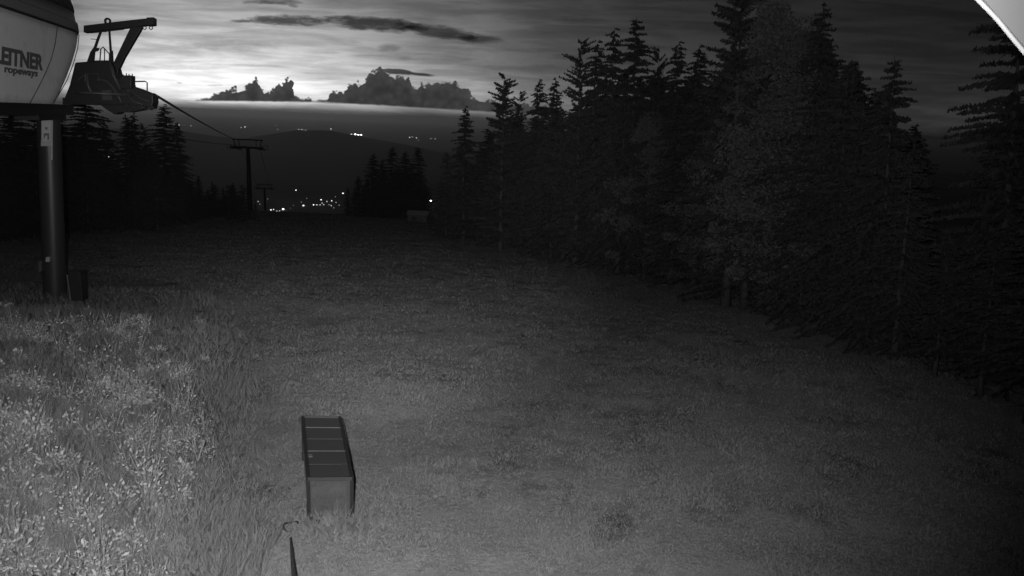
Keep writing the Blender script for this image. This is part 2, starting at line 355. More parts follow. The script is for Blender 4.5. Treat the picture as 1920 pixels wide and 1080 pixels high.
# earth material: mown turf near, darker woods and fields beyond
gm = bpy.data.materials.new('turf_and_land'); gm.use_nodes = True; k = NG(gm.node_tree); b = gm.node_tree.nodes['Principled BSDF']
b.inputs['Roughness'].default_value = 1; b.inputs['Specular IOR Level'].default_value = 0.0
t = k.node('ShaderNodeTexCoord'); s3 = k.node('ShaderNodeSeparateXYZ'); k.l.new(t.outputs['Object'], s3.inputs[0])
def gn(scale, detail=5, rough=.6, st=None):
    n = k.node('ShaderNodeTexNoise'); n.inputs['Scale'].default_value = scale; n.inputs['Detail'].default_value = detail; n.inputs['Roughness'].default_value = rough
    if st:
        mp = k.node('ShaderNodeMapping'); mp.inputs['Scale'].default_value = st; mp.inputs['Rotation'].default_value = (0, 0, -.6)
        k.l.new(t.outputs['Object'], mp.inputs[0]); k.l.new(mp.outputs[0], n.inputs[0])
    else: k.l.new(t.outputs['Object'], n.inputs[0])
    return n.outputs[0]
fine = gn(9, 6, .7); mid = gn(.9, 5, .6); patch = gn(.35, 7, .72, (1.5, 1.0, 1)); big = gn(.0009, 6, .6)
turf = k.m('MULTIPLY', .24, k.m('ADD', .35, k.m('ADD', k.m('MULTIPLY', fine, .7), k.m('MULTIPLY', mid, .6))))
bare = k.m('DIVIDE', k.m('SUBTRACT', patch, .53), .16, clamp=True)
turf = k.m('MULTIPLY', turf, k.m('SUBTRACT', 1.0, k.m('MULTIPLY', bare, .6)))
land = k.m('MULTIPLY', .30, k.m('ADD', .5, big))
mixf = k.m('DIVIDE', k.m('SUBTRACT', s3.outputs[1], 140), 160, clamp=True)
wood_ = k.m('MULTIPLY', k.m('DIVIDE', k.m('SUBTRACT', s3.outputs[1], 4300), 400, clamp=True), k.m('DIVIDE', k.m('SUBTRACT', 12500, s3.outputs[1]), 1500, clamp=True))
land = k.m('MULTIPLY', land, k.m('SUBTRACT', 1.0, k.m('MULTIPLY', wood_, .6)))
val = k.m('ADD', k.m('MULTIPLY', turf, k.m('SUBTRACT', 1.0, mixf)), k.m('MULTIPLY', land, mixf))
cbn = k.node('ShaderNodeCombineXYZ'); [k.l.new(val, cbn.inputs[i]) for i in range(3)]; k.l.new(cbn.outputs[0], b.inputs['Base Color'])
bp = k.node('ShaderNodeBump'); bp.inputs['Strength'].default_value = .6; bp.inputs['Distance'].default_value = .08
k.l.new(k.m('ADD', fine, mid), bp.inputs['Height']); k.l.new(bp.outputs[0], b.inputs['Normal'])
go = npmesh('ground', np.stack([GX, GY, GZ], -1).reshape(-1, 3), Fc, gm, smooth=True); tag(go, kind='structure')
#PART2
# ------------------------------------------------------------------ plants growing as ground cover
def blades(name, n, r0_, r1_, az0, az1, wfun, hfun, mask, m, leaning=.5, kind='stuff'):
    az = np.radians(rng.uniform(az0, az1, n)); r = np.exp(rng.uniform(np.log(r0_), np.log(r1_), n))
    x = r * np.sin(az); y = r * np.cos(az); keep = mask(x, y, r); x, y, r = x[keep], y[keep], r[keep]; n = len(x)
    z = ground(x, y); h = hfun(x, y, r, n); wd = wfun(r, n); th = rng.uniform(0, 2 * np.pi, n)
    lx = rng.normal(0, leaning, n) * h; ly = rng.normal(0, leaning, n) * h
    a = np.stack([x - np.cos(th) * wd, y - np.sin(th) * wd, z - .02], -1); b_ = np.stack([x + np.cos(th) * wd, y + np.sin(th) * wd, z - .02], -1)
    c_ = np.stack([x + lx, y + ly, z + h], -1)
    V_ = np.stack([a, b_, c_], 1).reshape(-1, 3); F_ = np.arange(3 * n).reshape(-1, 3)
    return tag(npmesh(name, V_, F_, m), kind=kind)
def toe_side(x, y):
    return toe_x(y) - x
post_xy = ghit(548, 1045)
cf_ = ghit(648, 985); cage_foot = (cf_.x, cf_.y)
def field_mask(x, y, r):
    bald = vnoise(x * .8 + y * .6, y * 1.1, 2.6, 11) + .7 * vnoise(x, y * 1.6, .8, 12) + .4 * vnoise(x, y, .3, 13)
    return ((toe_side(x, y) < .4) | (y > 44 + rng.normal(0, 3, len(x)))) & (rng.random(len(x)) > np.clip((bald - .16) * 3.0, 0, .7)) & (rng.random(len(x)) < np.clip(1.5 - r / 230, .3, 1)) & (y > -5) & (np.abs(x) < 75)
blades('grass', 800000, 7, 175, -46, 46, lambda r, n: (.003 + .0005 * r) * rng.uniform(.6, 1.3, n), lambda x, y, r, n: (.025 + .03 * np.clip(vnoise(x, y, 1.1, 8) + .5, 0, 1) + .10 * np.clip(vnoise(x, y, .7, 14) * 1.4 - .1, 0, 1)) * rng.uniform(.5, 1.3, n) * (1 + r / 90) + rng.uniform(.2, 1, n) * .26 * np.exp(-((x - cage_foot[0]) ** 2 / .16 + (y - cage_foot[1]) ** 2 / .05)) + rng.uniform(.2, 1, n) * .13 * np.exp(-((x - cage_foot[0] + .35) ** 2 / .6 + (y - cage_foot[1]) ** 2 / .06)), field_mask, M['grass'], .8)
blades('tall_grass', 260000, 7, 52, -58, 0, lambda r, n: (.0035 + .0004 * r) * rng.uniform(.6, 1.3, n), lambda x, y, r, n: (.10 + .34 * np.clip(vnoise(x, y, 1.3, 9) + .5, 0, 1) ** 1.5) * rng.uniform(.4, 1.3, n),
       lambda x, y, r: (toe_side(x, y) > -.3 + rng.normal(0, .25, len(x))) & (y < 40) & (np.hypot(x - post_xy.x, (y - post_xy.y) * .5) > .4), M['grass'], .5)
# broad-leaved weeds: stems carrying pointed leaves
def weeds():
    """bushy broad-leaved weeds: each a loose dome of pointed leaves carried on stems"""
    n = 2600
    az = np.radians(rng.uniform(-50, -2, n)); r = np.exp(rng.uniform(np.log(7.5), np.log(34), n)); x = r * np.sin(az); y = r * np.cos(az)
    dens = vnoise(x, y, 2.8, 21) + .4 * vnoise(x, y, 1.0, 22) + .12
    keep = (toe_side(x, y) > .8 + rng.random(n) ** 2 * 3.0) & (dens + rng.normal(0, .10, n) + .28 * (1 - r / 24) > .0); x, y, r = x[keep], y[keep], r[keep]
    z = ground(x, y); P, Q, SP, SQ = [], [], [], []; k = 0; sk = 0
    for i in range(len(x)):
        R_ = rng.uniform(.12, .42); H = R_ * rng.uniform(.8, 1.8); nl = int(30 + 260 * R_); ls = rng.uniform(.6, 1.25)
        cx, cy = x[i], y[i]
        for j in range(nl):
            a = rng.uniform(0, 6.28); e = math.asin(rng.uniform(-.1, 1)); rad = rng.uniform(.55, 1.08)
            o = np.array([math.cos(a) * math.cos(e), math.sin(a) * math.cos(e), math.sin(e)])
            c = np.array([cx, cy, z[i]]) + o * np.array([R_, R_, H]) * rad
            L = rng.uniform(.035, .095) * ls; W = L * rng.uniform(.16, .3)
            d = o * .7 + np.array([0, 0, rng.uniform(-.7, .3)]) + rng.normal(0, .35, 3); d /= np.linalg.norm(d)
            s_ = np.cross(d, o + rng.normal(0, .3, 3)); s_ /= np.linalg.norm(s_) + 1e-6
            m1 = c + d * L * .5 + np.cross(s_, d) * L * .06
            P += [c, m1 + s_ * W, c + d * L, m1 - s_ * W]; Q.append((k, k + 1, k + 2, k + 3)); k += 4
        for j in range(5):
            a = rng.uniform(0, 6.28); t_ = np.array([cx + math.cos(a) * R_ * .6, cy + math.sin(a) * R_ * .6, z[i] + H * 1.1]); b0 = np.array([cx, cy, z[i] - .03]); w_ = np.array([.006, 0, 0])
            SP += [b0 - w_, b0 + w_, t_ + w_ * .4, t_ - w_ * .4]; SQ.append((sk, sk + 1, sk + 2, sk + 3)); sk += 4
    wo = tag(npmesh('weeds', np.array(P), np.array(Q), M['weed']), kind='stuff')
    npmesh('stems', np.array(SP), np.array(SQ), M['stem'], wo)
weeds()

# ------------------------------------------------------------------ trees
def conifer_mesh(H, R, seed, whorl=.38, bare=.08, droop=.35, dens=1.0, gap=.1, topthin=.8, twig=.25, layered=False):
    q = np.random.default_rng(seed); V_, F_ = [], []; k = 0
    z = H * bare
    while z < H * .985:
        t_ = (z - H * bare) / (H * (1 - bare)); L0 = R * (1 - t_) ** topthin * (.75 + .25 * min(1, t_ * 8 + .4)) + .10
        nb = int(q.integers(5, 9)) if t_ < .9 else 5
        ph = q.uniform(0, 6.28)
        wl = q.uniform(.55, 1.15) if layered else q.uniform(.8, 1.08)
        for j in range(nb):
            if q.random() < gap: continue
            a = ph + j * 6.283 / nb + q.normal(0, .25); L = L0 * wl * q.uniform(.55, 1.2); zz = z + q.normal(0, whorl * .75)
            dirv = np.array([math.cos(a), math.sin(a), 0]); sd = np.array([-dirv[1], dirv[0], 0])
            lift = .35 * (t_ ** 1.2) + (0.12 if layered else 0)
            nt = max(3, int(L / .10 * dens))
            for i in range(nt):
                s_ = (i + .7) / nt
                c = np.array([0, 0, zz]) + dirv * L * s_ + np.array([0, 0, L * (lift * s_ - droop * s_ * s_ + .25 * droop * s_ ** 4)])
                wv = twig * (1.15 - .75 * s_) * (.6 + .6 * min(1, L / 1.5))
                for sg in (-1, 1):
                    l_ = wv * q.uniform(.6, 1.3); d = dirv * q.uniform(.5, .95) + sd * sg * q.uniform(.5, 1.0) + np.array([0, 0, q.uniform(-.8, .0)])
                    ww = .07 + .07 * q.random(); n_ = np.array([0, 0, 1.0]) * ww * q.uniform(.6, 1.2) + dirv * ww * q.normal(0, .6)
                    V_ += [c - n_, c + n_, c + d * l_]; F_.append((k, k + 1, k + 2)); k += 3
                if q.random() < .85:       # hanging spray
                    l_ = wv * q.uniform(.5, 1.0); ww = .06
                    V_ += [c - dirv * ww, c + dirv * ww, c + np.array([0, 0, -l_]) + sd * q.normal(0, .08)]; F_.append((k, k + 1, k + 2)); k += 3
            # tip
            c = np.array([0, 0, zz]) + dirv * L + np.array([0, 0, L * (lift - droop * .75)])
            V_ += [c - sd * .05, c + sd * .05, c + dirv * .22]; F_.append((k, k + 1, k + 2)); k += 3
        z += whorl * q.uniform(.6, 1.3) * (1.0 if t_ < .8 else .7)
    V_ += [np.array([-.05, 0, H * .96]), np.array([.05, 0, H * .96]), np.array([0, 0, H * 1.02])]; F_.append((k, k + 1, k + 2))
    return np.array(V_), np.array(F_)
def trunk_mesh(H, r, seed, top=.97, limbs=0):
    mb = MB(); q = random.Random(seed); x = y = 0
    pts, rs = [], []
    for i in range(8):
        t_ = i / 7; pts.append((x, y, -.6 + (H * top + .6) * t_)); rs.append(r * (1 - .93 * t_) * (1.25 if i == 0 else 1)); x += q.uniform(-.04, .04); y += q.uniform(-.04, .04)
    mb.tube(pts, rs, 8)
    for i in range(limbs):
        z = H * q.uniform(.25, .8); a = q.uniform(0, 6.28); L = H * .17 * q.uniform(.6, 1.1)
        p = [Vector((0, 0, z)) + Vector((math.cos(a) * L * s_, math.sin(a) * L * s_, L * (.75 * s_ - .15 * s_ * s_))) for s_ in (0, .33, .66, 1)]
        mb.tube(p, [r * .35, r * .22, r * .13, .02], 6)
    # dead snags under a conifer's crown
    for i in range(0 if limbs else 10):
        z = H * q.uniform(.03, .2); a = q.uniform(0, 6.28); L = q.uniform(.4, 1.2)
        mb.tube([(0, 0, z), (math.cos(a) * L, math.sin(a) * L, z - .15 * L)], [.025, .008], 4)
    return mb
def broad_mesh(H, R, seed):
    q = np.random.default_rng(seed); V_, F_ = [], []; k = 0
    cl = []
    for i in range(95):
        a = q.uniform(0, 6.28); t_ = q.uniform(.16, 1); rad = R * math.sin(math.pi * min(1, .15 + .82 * t_) ** .9) * q.uniform(.35, 1.05)
        cl.append((np.array([math.cos(a) * rad, math.sin(a) * rad, H * t_]), q.uniform(.45, 1.05)))
    for c, s_ in cl:
        for j in range(250):
            d = q.normal(0, 1, 3); d /= np.linalg.norm(d); p = c + d * s_ * q.uniform(.3, 1.0) ** .5 * np.array([1, 1, .7])
            l_ = q.uniform(.055, .12); u = q.normal(0, 1, 3); u /= np.linalg.norm(u); v = np.cross(u, q.normal(0, 1, 3)); v /= np.linalg.norm(v) + 1e-6
            V_ += [p - u * l_, p + v * l_ * .6, p + u * l_, p - v * l_ * .6]; F_.append((k, k + 1, k + 2, k + 3)); k += 4
    return np.array(V_), np.array(F_)
PROTO = {}
def proto(key, H, vf, trunk, m):
    r = empty('conifer_tree' if not key.startswith('broad') else 'broadleaf_tree', (0, 0, 0))
    cr = npmesh('crown', vf[0], vf[1], m, r); tk = trunk.build('trunk', M['bark'], r, smooth=True)
    PROTO[key] = (H, r, [cr, tk], [False])
proto('spruce_a', 16, conifer_mesh(16, 3.5, 1, droop=.42, topthin=.66), trunk_mesh(16, .22, 1), M['needle'])
proto('spruce_b', 16, conifer_mesh(16, 3.0, 2, droop=.55, gap=.12, topthin=.70), trunk_mesh(16, .20, 2), M['needle'])
proto('spruce_c', 16, conifer_mesh(16, 3.9, 3, droop=.30, whorl=.42, gap=.16, topthin=.6), trunk_mesh(16, .24, 3), M['needle'])
proto('fir', 16, conifer_mesh(16, 4.2, 4, droop=.18, whorl=.52, gap=.10, topthin=.52, layered=True, dens=1.2, twig=.32), trunk_mesh(16, .26, 4), M['needle'])
proto('thin', 16, conifer_mesh(16, 2.6, 5, droop=.5, whorl=.32, gap=.15, topthin=.72), trunk_mesh(16, .17, 5), M['needle'])
proto('open', 16, conifer_mesh(16, 3.9, 6, droop=.05, whorl=.62, gap=.22, topthin=.5, layered=True, dens=.8, bare=.22), trunk_mesh(16, .22, 6), M['needle'])
proto('tallstem', 16, conifer_mesh(16, 3.2, 8, droop=.40, whorl=.40, gap=.12, topthin=.62, bare=.19), trunk_mesh(16, .24, 8), M['needle'])
proto('broad', 16, broad_mesh(16, 3.6, 7), trunk_mesh(16, .26, 7, top=.9, limbs=12), M['leaf'])
def place(key, x, y, z, H, label, group, wide=1.0, lean=0.0):
    H0, r, parts, used = PROTO[key]; s_ = H / H0
    if used[0]:
        c = r.copy(); C.objects.link(c)
        for p in parts:
            d = p.copy(); C.objects.link(d); d.parent = c
    else: c = r; used[0] = True
    c.location = (x, y, z - .05); c.scale = (s_ * wide, s_ * wide, s_)
    c.rotation_euler = (random.uniform(-.015, .015), lean, random.uniform(0, 6.28))
    # lean about world Y first, spin about the trunk last
    c.rotation_mode = 'XYZ'; mt = Matrix.Rotation(lean, 4, 'Y') @ Matrix.Rotation(random.uniform(0, 6.28), 4, 'Z'); c.rotation_euler = mt.to_euler()
    tag(c, label, 'tree', group); c['kind'] = 'thing'
    return c
def tree_tip(key, px, py, D, label, group, wide=1.0):
    tip = at(px, py, D); k_ = -.055 * (px - 960 + 250) / 900
    x = tip.x - k_ * (tip.z + 8); z = gz(x, D); H = tip.z - z
    return place(key, x, D, z, H, label, group, wide, math.atan2(tip.x - x, H))
WN = ['first', 'second', 'third', 'fourth', 'fifth', 'sixth', 'seventh', 'eighth', 'ninth', 'tenth', 'eleventh', 'twelfth', 'thirteenth', 'fourteenth', 'fifteenth', 'sixteenth', 'seventeenth', 'eighteenth', 'nineteenth', 'twentieth',
      'twenty-first', 'twenty-second', 'twenty-third', 'twenty-fourth', 'twenty-fifth', 'twenty-sixth']
GR = 'conifers of the dark forest right of the ski slope'
sky_right = [
    ('spruce_b', 838, 285, 96, 1.0, 'small spruce at the left end of the right forest, beside the bright lamp'),
    ('thin', 873, 200, 92, 1.2, 'slim spruce with a spiky tip, left end of the forest skyline'),
    ('fir', 945, 146, 78, .8, 'broad fir with a flat layered top, leftmost large tree on the forest skyline'),
    ('open', 975, 172, 80, .7, 'ragged thin-topped spruce just right of the flat-topped fir'),
    ('spruce_b', 1011, 150, 76, .9, 'spruce with two close pointed tips right of the flat-topped fir'),
    ('thin', 1042, 148, 72, 1.2, 'narrow low spruce in front of the loose open-branched tree'),
    ('open', 1091, 76, 66, .85, 'open see-through conifer with upcurved branches on the skyline'),
    ('thin', 1121, 78, 66, 1.2, 'thin spruce standing close right of the open see-through conifer'),
    ('spruce_b', 1152, 54, 62, .9, 'pointed spruce left of the tall slender one on the skyline'),
    ('spruce_a', 1194, 32, 60, .85, 'tall slender spruce highest between the open conifer and the giant fir'),
    ('open', 1236, 90, 62, .55, 'straggly conifer with a long side branch, right of the tall slender spruce'),
    ('spruce_b', 1272, 79, 56, .9, 'dense cone-shaped spruce midway between the slender spruce and the giant fir'),
    ('thin', 1312, 86, 54, 1.3, 'short spruce in the dip before the giant layered fir'),
    ('fir', 1392, -60, 44, .80, 'giant dark fir with shelf-like branches rising out of the top of the picture'),
    ('broad', 1456, 5, 41, .80, 'round-topped pale leafy tree right of the giant fir'),
    ('broad', 1500, 50, 42, .60, 'lower leafy tree between the round-topped one and the spire-like spruce'),
    ('thin', 1545, 8, 40, 1.15, 'spire-like spruce with a very narrow tip on the right skyline'),
    ('spruce_c', 1592, 112, 36, .85, 'dense drooping spruce right below the spire-like spruce'),
    ('spruce_a', 1678, 105, 33, .8, 'black spruce left of the bright gap of sky'),
    ('spruce_c', 1925, -95, 27, .8, 'huge black spruce filling the right edge, right of the gap of sky'),
]
for kx, x_, y_, D, wd, lb in sky_right: tree_tip(kx, x_, y_, D, lb, GR, wd * 1.15)
# the front row along the edge of the slope, lit by the webcam's lamp
edge_px = [(818, 438), (850, 446), (885, 454), (925, 463), (965, 472), (1008, 482), (1052, 492), (1098, 502), (1146, 514), (1196, 526), (1246, 539), (1290, 552), (1338, 566), (1386, 580), (1434, 596), (1486, 612), (1545, 632), (1606, 654), (1672, 682), (1750, 716), (1838, 760), (1935, 812)]
ekeys = ['spruce_a', 'spruce_b', 'tallstem', 'spruce_a', 'tallstem', 'spruce_b', 'tallstem', 'spruce_c', 'tallstem', 'broad', 'tallstem', 'tallstem', 'broad', 'tallstem', 'broad', 'spruce_a', 'tallstem', 'spruce_a', 'tallstem', 'tallstem', 'tallstem', 'tallstem']
tops = [345, 315, 285, 245, 240, 235, 205, 200, 190, 215, 170, 160, 190, 140, 150, 160, 120, 190, 260, 430, 420, 280]
def slope_depth(px, py):
    p = ghit(px, py); return p
for i, ((ex, ey), kx, ty) in enumerate(zip(edge_px, ekeys, tops)):
    p = slope_depth(ex, ey); D = p.y + 1.0; tip = at(ex + 12, ty, D); H = max(4.5, tip.z - p.z)
    kind_ = 'leafy tree' if kx == 'broad' else ('conifer' if kx == 'tallstem' else 'spruce')
    nm = 'front-row %s at the slope edge, %s from the left of the right forest' % (kind_, WN[i])
    k_ = -.055 * (ex - 960 + 250) / 900
    place(kx, p.x + .6, D, gz(p.x + .6, D), H, nm, GR, random.uniform(1.1, 1.4), math.atan(k_))
# rows deeper in the wood, hidden but for what shows between the front trees
SH = 'dark conifer deep in the right-hand forest, seen only between and above its front rows'
for row, (off, hh) in enumerate([(2.5, (9, 13)), (5.5, (10, 14)), (9, (10, 15)), (14, (10, 15))]):
    for i in range(0, len(edge_px) - 1):
        p = ghit(*edge_px[i]); x_ = p.x + off * .8 + random.uniform(-1, 1); y_ = p.y + off + random.uniform(-1.5, 1.5)
        colx = 960 + F * (x_ / y_)
        sky_y = float(np.interp(colx, [800, 838, 860, 880, 905, 945, 975, 1011, 1060, 1085, 1150, 1200, 1240, 1272, 1312, 1350, 1380, 1420, 1456, 1500, 1545, 1592, 1640, 1672, 1700, 1720, 1800, 1830, 1870, 1960],
                                [420, 330, 300, 280, 225, 195, 200, 190, 185, 150, 125, 120, 145, 125, 125, 105, 60, 45, 35, 65, 75, 140, 200, 175, 260, 420, 420, 260, 170, 40])) + random.uniform(5, 40)
        tip = at(colx, sky_y, y_); z = gz(x_, y_); H = min(tip.z - z, hh[1] + 6)
        if H < 4: continue
        place(random.choice(['spruce_a', 'spruce_b', 'spruce_c', 'tallstem']), x_, y_, z, H, SH, GR, random.uniform(1.1, 1.4))
# left forest
GL = 'conifers of the dark forest left of the ski slope'
left_list = [
    ('spruce_a', 158, 150, 92, 1.25, 'big spruce standing directly behind the lift station machinery'),
    ('spruce_b', 196, 228, 96, 1.1, 'spruce at the right flank of the big one behind the machinery'),
    ('thin', 236, 216, 104, 1.2, 'twin-tipped spruce, its left stem, under the belly of the machinery'),
    ('thin', 249, 212, 106, 1.1, 'twin-tipped spruce, its right stem, under the belly of the machinery'),
    ('open', 268, 232, 108, .6, 'low ragged spruce between the twin tips and the tall thin spruce'),
    ('thin', 307, 196, 104, 1.5, 'tall thin spruce with sparse top under the lift cable'),
    ('spruce_b', 333, 230, 108, .9, 'spruce at the right end of the tall left group, under the cable'),
    ('spruce_a', 372, 328, 118, .8, 'small dim spruce right of the tall left group'),
    ('spruce_b', 398, 340, 128, .8, 'small dim spruce left of the first lift tower'),
    ('thin', 418, 350, 130, 1.0, 'stunted spruce a little left of the first lift tower'),
    ('thin', 437, 342, 134, 1.2, 'small spruce touching the left side of the first lift tower'),
    ('spruce_b', 478, 372, 150, .9, 'low spruce between the two lift towers'),
    ('spruce_a', 110, 215, 88, 1.2, 'dark spruce behind the grey station column'),
    ('spruce_c', 62, 205, 80, 1.2, 'dark spruce just left of the grey station column'),
    ('spruce_a', 22, 195, 74, 1.2, 'dark spruce below the white station hull, second from the left edge'),
    ('spruce_c', -25, 190, 70, 1.3, 'dark spruce cut by the left edge below the station hull'),
]
for kx, x_, y_, D, wd, lb in left_list: tree_tip(kx, x_, y_, D, lb, GL, wd * 1.25)
for i in range(18):
    tree_tip(random.choice(['spruce_a', 'spruce_c']), 345 + i * 6.4, random.uniform(340, 378), random.uniform(112, 135), 'small conifer of the low treeline left of the lift tower, %s from its left end' % WN[i], GL, 1.9)
SL = 'dark conifer inside the left-hand forest, merging with its neighbours'
for i in range(52):
    px = random.uniform(-30, 455); D = float(np.interp(px, [-30, 120, 300, 455], [70, 88, 100, 140])) - random.uniform(2, 14) + random.uniform(0, 10)
    ty = float(np.interp(px, [-30, 150, 200, 225, 280, 340, 365, 455], [215, 230, 270, 262, 262, 275, 350, 372])) + random.uniform(5, 50)
    tree_tip(random.choice(['spruce_a', 'spruce_b', 'spruce_c', 'spruce_a']), px, ty, D, SL, GL, random.uniform(1.2, 1.6))
GC = 'clump of conifers on the crest in the middle distance'
for kx, x_, y_, D, wd, lb in [
    ('spruce_b', 652, 352, 152, 1.0, 'low spruce at the left foot of the crest clump'), ('spruce_a', 672, 330, 152, .9, 'second, stepped spruce from the left in the crest clump'),
    ('thin', 700, 288, 150, 1.4, 'third pointed spruce from the left in the crest clump'), ('spruce_a', 717, 298, 154, .8, 'fourth spruce from the left in the crest clump, half hidden'),
    ('spruce_b', 735, 276, 148, 1.1, 'tall fifth spruce from the left in the crest clump'), ('thin', 760, 284, 150, 1.4, 'sixth spruce from the left in the crest clump'),
    ('spruce_b', 784, 276, 146, 1.0, 'tall rightmost spruce of the crest clump'), ('spruce_a', 748, 310, 146, .9, 'short front spruce in the middle of the crest clump'), ('spruce_a', 690, 335, 146, .9, 'short front spruce at the left of the crest clump')]:
    tree_tip(kx, x_, y_, D, lb, GC, wd * 1.45)
for x_, y_, D in [(665, 356, 149), (683, 348, 150), (705, 322, 148), (722, 318, 150), (741, 318, 152), (764, 312, 152), (775, 306, 148), (790, 322, 150), (756, 330, 145), (728, 335, 145), (798, 345, 149)]:
    tree_tip('spruce_c', x_, y_, D, 'dark conifer filling the crest clump between its pointed tips', GC, 1.3)

# ------------------------------------------------------------------ lift station on its column
SD = 37.0
colx = at(100, 300, SD); base = Vector((colx.x, SD, gz(colx.x, SD)))
st = empty('lift_station', base, 'white rounded chairlift station with grey band on a steel column, upper left', 'lift station')
ax = Vector((-.253, .9675, 0)); nm_ = Vector((.9675, .253, 0))
def SL3(s_, t_, z): return Vector((base.x, base.y, 0)) + ax * s_ + nm_ * t_ + Vector((0, 0, z))
HW = 2.02; zb = CAM.z - .07; zt = CAM.z + 3.15           # bottom of the hull, height of the first dark seam
def outline(z, n=30):
    f = (z - zb) / (zt - zb); wd = HW * (1 - .10 * (1 - f) ** 2 if f < 1 else 1 - .10 * (f - 1.0)); endl = (1.2 + .65 * (f if f < 1 else 1)) if f < 1.1 else 1.85 - (f - 1.1) * 1.6
    s1 = -3.2 - 3.3 * max(0, 1 - f) ** 1.3; pts = [(-15, wd)]
    pts += [(-15 + (s1 + 15) * i / 12, wd) for i in range(1, 12)]
    for i in range(n + 1):
        a = math.pi / 2 - math.pi * i / n; pts.append((s1 + (endl + 2.1) * abs(math.cos(a)) ** .8, wd * math.copysign(abs(math.sin(a)) ** .8, math.sin(a))))
    pts += [(-15, -wd)]
    return pts
def loft(name, zs, m, smooth=True, push=0.0, cap0=False, cap1=False):
    V_, F_ = [], []; rows = []
    for z in zs:
        o = outline(z); rows.append(len(o)); V_ += [SL3(s_ + (push if s_ > -3.2 else 0), t_ + math.copysign(push, t_), z) for s_, t_ in o]
    n = rows[0]
    for i in range(len(zs) - 1):
        for j in range(n): F_.append((i * n + j, i * n + (j + 1) % n, (i + 1) * n + (j + 1) % n, (i + 1) * n + j))
    if cap0: F_.append(tuple(range(n))[::-1])
    if cap1: F_.append(tuple((len(zs) - 1) * n + j for j in range(n)))
    mb = MB(); mb.add(V_, F_); o = mb.build(name, m, st, smooth)
    return o
loft('hull', [zb + (zt - zb) * i / 10 for i in range(11)], M['hull'], True, 0, True, True)
loft('seam', [zt + .002, zt + .09], M['seam'], True, .03, True, True)
loft('band', [zt + .095, zt + .5, zt + .93], M['band'], True, .0, True, True)
loft('bumper', [zt + .10, zt + .16, zt + .42, zt + .48], M['band'], True, .05, True, True)
loft('seam', [zt + .935, zt + 1.0], M['seam'], True, .02, True, True)
loft('window_band', [zt + 1.005, zt + 1.6, zt + 2.6, zt + 3.2], M['glass'], True, -.06, True, True)
loft('roof', [zt + 3.205, zt + 3.4, zt + 3.8], M['hull'], True, .05, True, True)
# window posts over the glass
mb = MB()
def hull_pt(s_, z, out=0.0):
    o = outline(z); ss = [p[0] for p in o[:14]]
    if s_ <= -3.2: return SL3(s_, o[0][1] + out, z)
    best = min(range(13, 28), key=lambda i: abs(o[i][0] - s_)); return SL3(o[best][0], o[best][1] + out, z)
for s_ in (-12, -9.6, -7.2, -5.6, -4.9, -3.4, -2.0):
    mb.bar(hull_pt(s_, zt + 1.0, .0), hull_pt(s_ - .9, zt + 3.2, .0), .16, .10, upv=nm_)
mb.build('window_post', M['seam'], st)
# slanting joints between the white panels
def seam_line(s_top, s_bot):
    m2 = MB(); P = []
    for i in range(9):
        f = i / 8; P.append(hull_pt(s_top + (s_bot - s_top) * f ** 1.4, zt - .06 + (zb - zt + .1) * f, .004))
    m2.tube(P, .014, 5); m2.build('panel_joint', M['seam'], st)
# lettering on the hull side
fc = []
def text(s, size, s_left, z, shear, m, xs=1.0, parent=None, bold=.012):
    c = bpy.data.curves.new('lettering', 'FONT'); c.body = s; c.size = size; c.shear = shear; c.extrude = .006; c.offset = bold; c.resolution_u = 3
    o = bpy.data.objects.new('lettering', c); C.objects.link(o); o.parent = st
    R_ = Matrix((( ax.x, 0, nm_.x), (ax.y, 0, nm_.y), (0, 1, 0))).to_4x4()      # x runs along the hull, y up, z outwards
    p = SL3(s_left, HW * .995 + .012, z) - base
    o.matrix_local = Matrix.Translation(p) @ R_ @ Matrix.Diagonal((xs, 1, 1, 1))
    o.data.materials.append(m); dg = bpy.context.evaluated_depsgraph_get(); me = bpy.data.meshes.new_from_object(o.evaluated_get(dg))
    q = bpy.data.objects.new('lettering', me); C.objects.link(q); q.parent = st; q.matrix_local = o.matrix_local.copy(); bpy.data.objects.remove(o); return q
def s_at(px, py):
    """where the sight line through a pixel meets the flat hull side: distance along the hull and height"""
    d = ray(px, py); q0 = Vector((base.x, base.y, 0)) + nm_ * HW - Vector((CAM.x, CAM.y, 0)); t_ = q0.dot(nm_) / (d.x * nm_.x + d.y * nm_.y)
    p = CAM + d * t_; return (p - Vector((base.x, base.y, 0))).dot(ax), p.z
def text_between(s, px0, py0, px1, py1, cap, shear, lead, bold):
    (s0, z0), (s1_, z1) = s_at(px0, py0), s_at(px1, py1); q = text(s, cap, 0, z0, shear, M['letter'], 1, bold=bold); R_ = Matrix(((ax.x, 0, nm_.x), (ax.y, 0, nm_.y), (0, 1, 0))).to_4x4()
    xs = [v.co.x for v in q.data.vertices]; L = max(xs) - min(xs); L0 = s1_ - s0; k_ = L0 / (L * (1 - lead))
    q.matrix_local = Matrix.Translation(SL3(s1_ - L * k_ - min(xs) * k_, HW * .995 + .012, (z0 + z1) / 2) - base) @ R_ @ Matrix.Diagonal((k_, 1, 1, 1)); return q
text_between('LEITNER', 3, 121, 80, 129, .80, .22, .135, .035)
text_between('ropeways', 8, 138, 71, 141, .36, .20, .0, .012)
def seam_px(pts):
    m2 = MB(); P = [SL3(s_, HW * (1 - .10 * (1 - (z - zb) / (zt - zb)) ** 2) + .004, z) for s_, z in [s_at(*q) for q in pts]]
    m2.tube(P, .018, 5); m2.build('panel_joint', M['seam'], st)
seam_px([(107, 51), (104, 80), (98, 110), (88, 140), (77, 168), (66, 196)])
seam_px([(148, 66), (146, 90), (139, 120), (130, 150), (120, 172), (110, 193)])
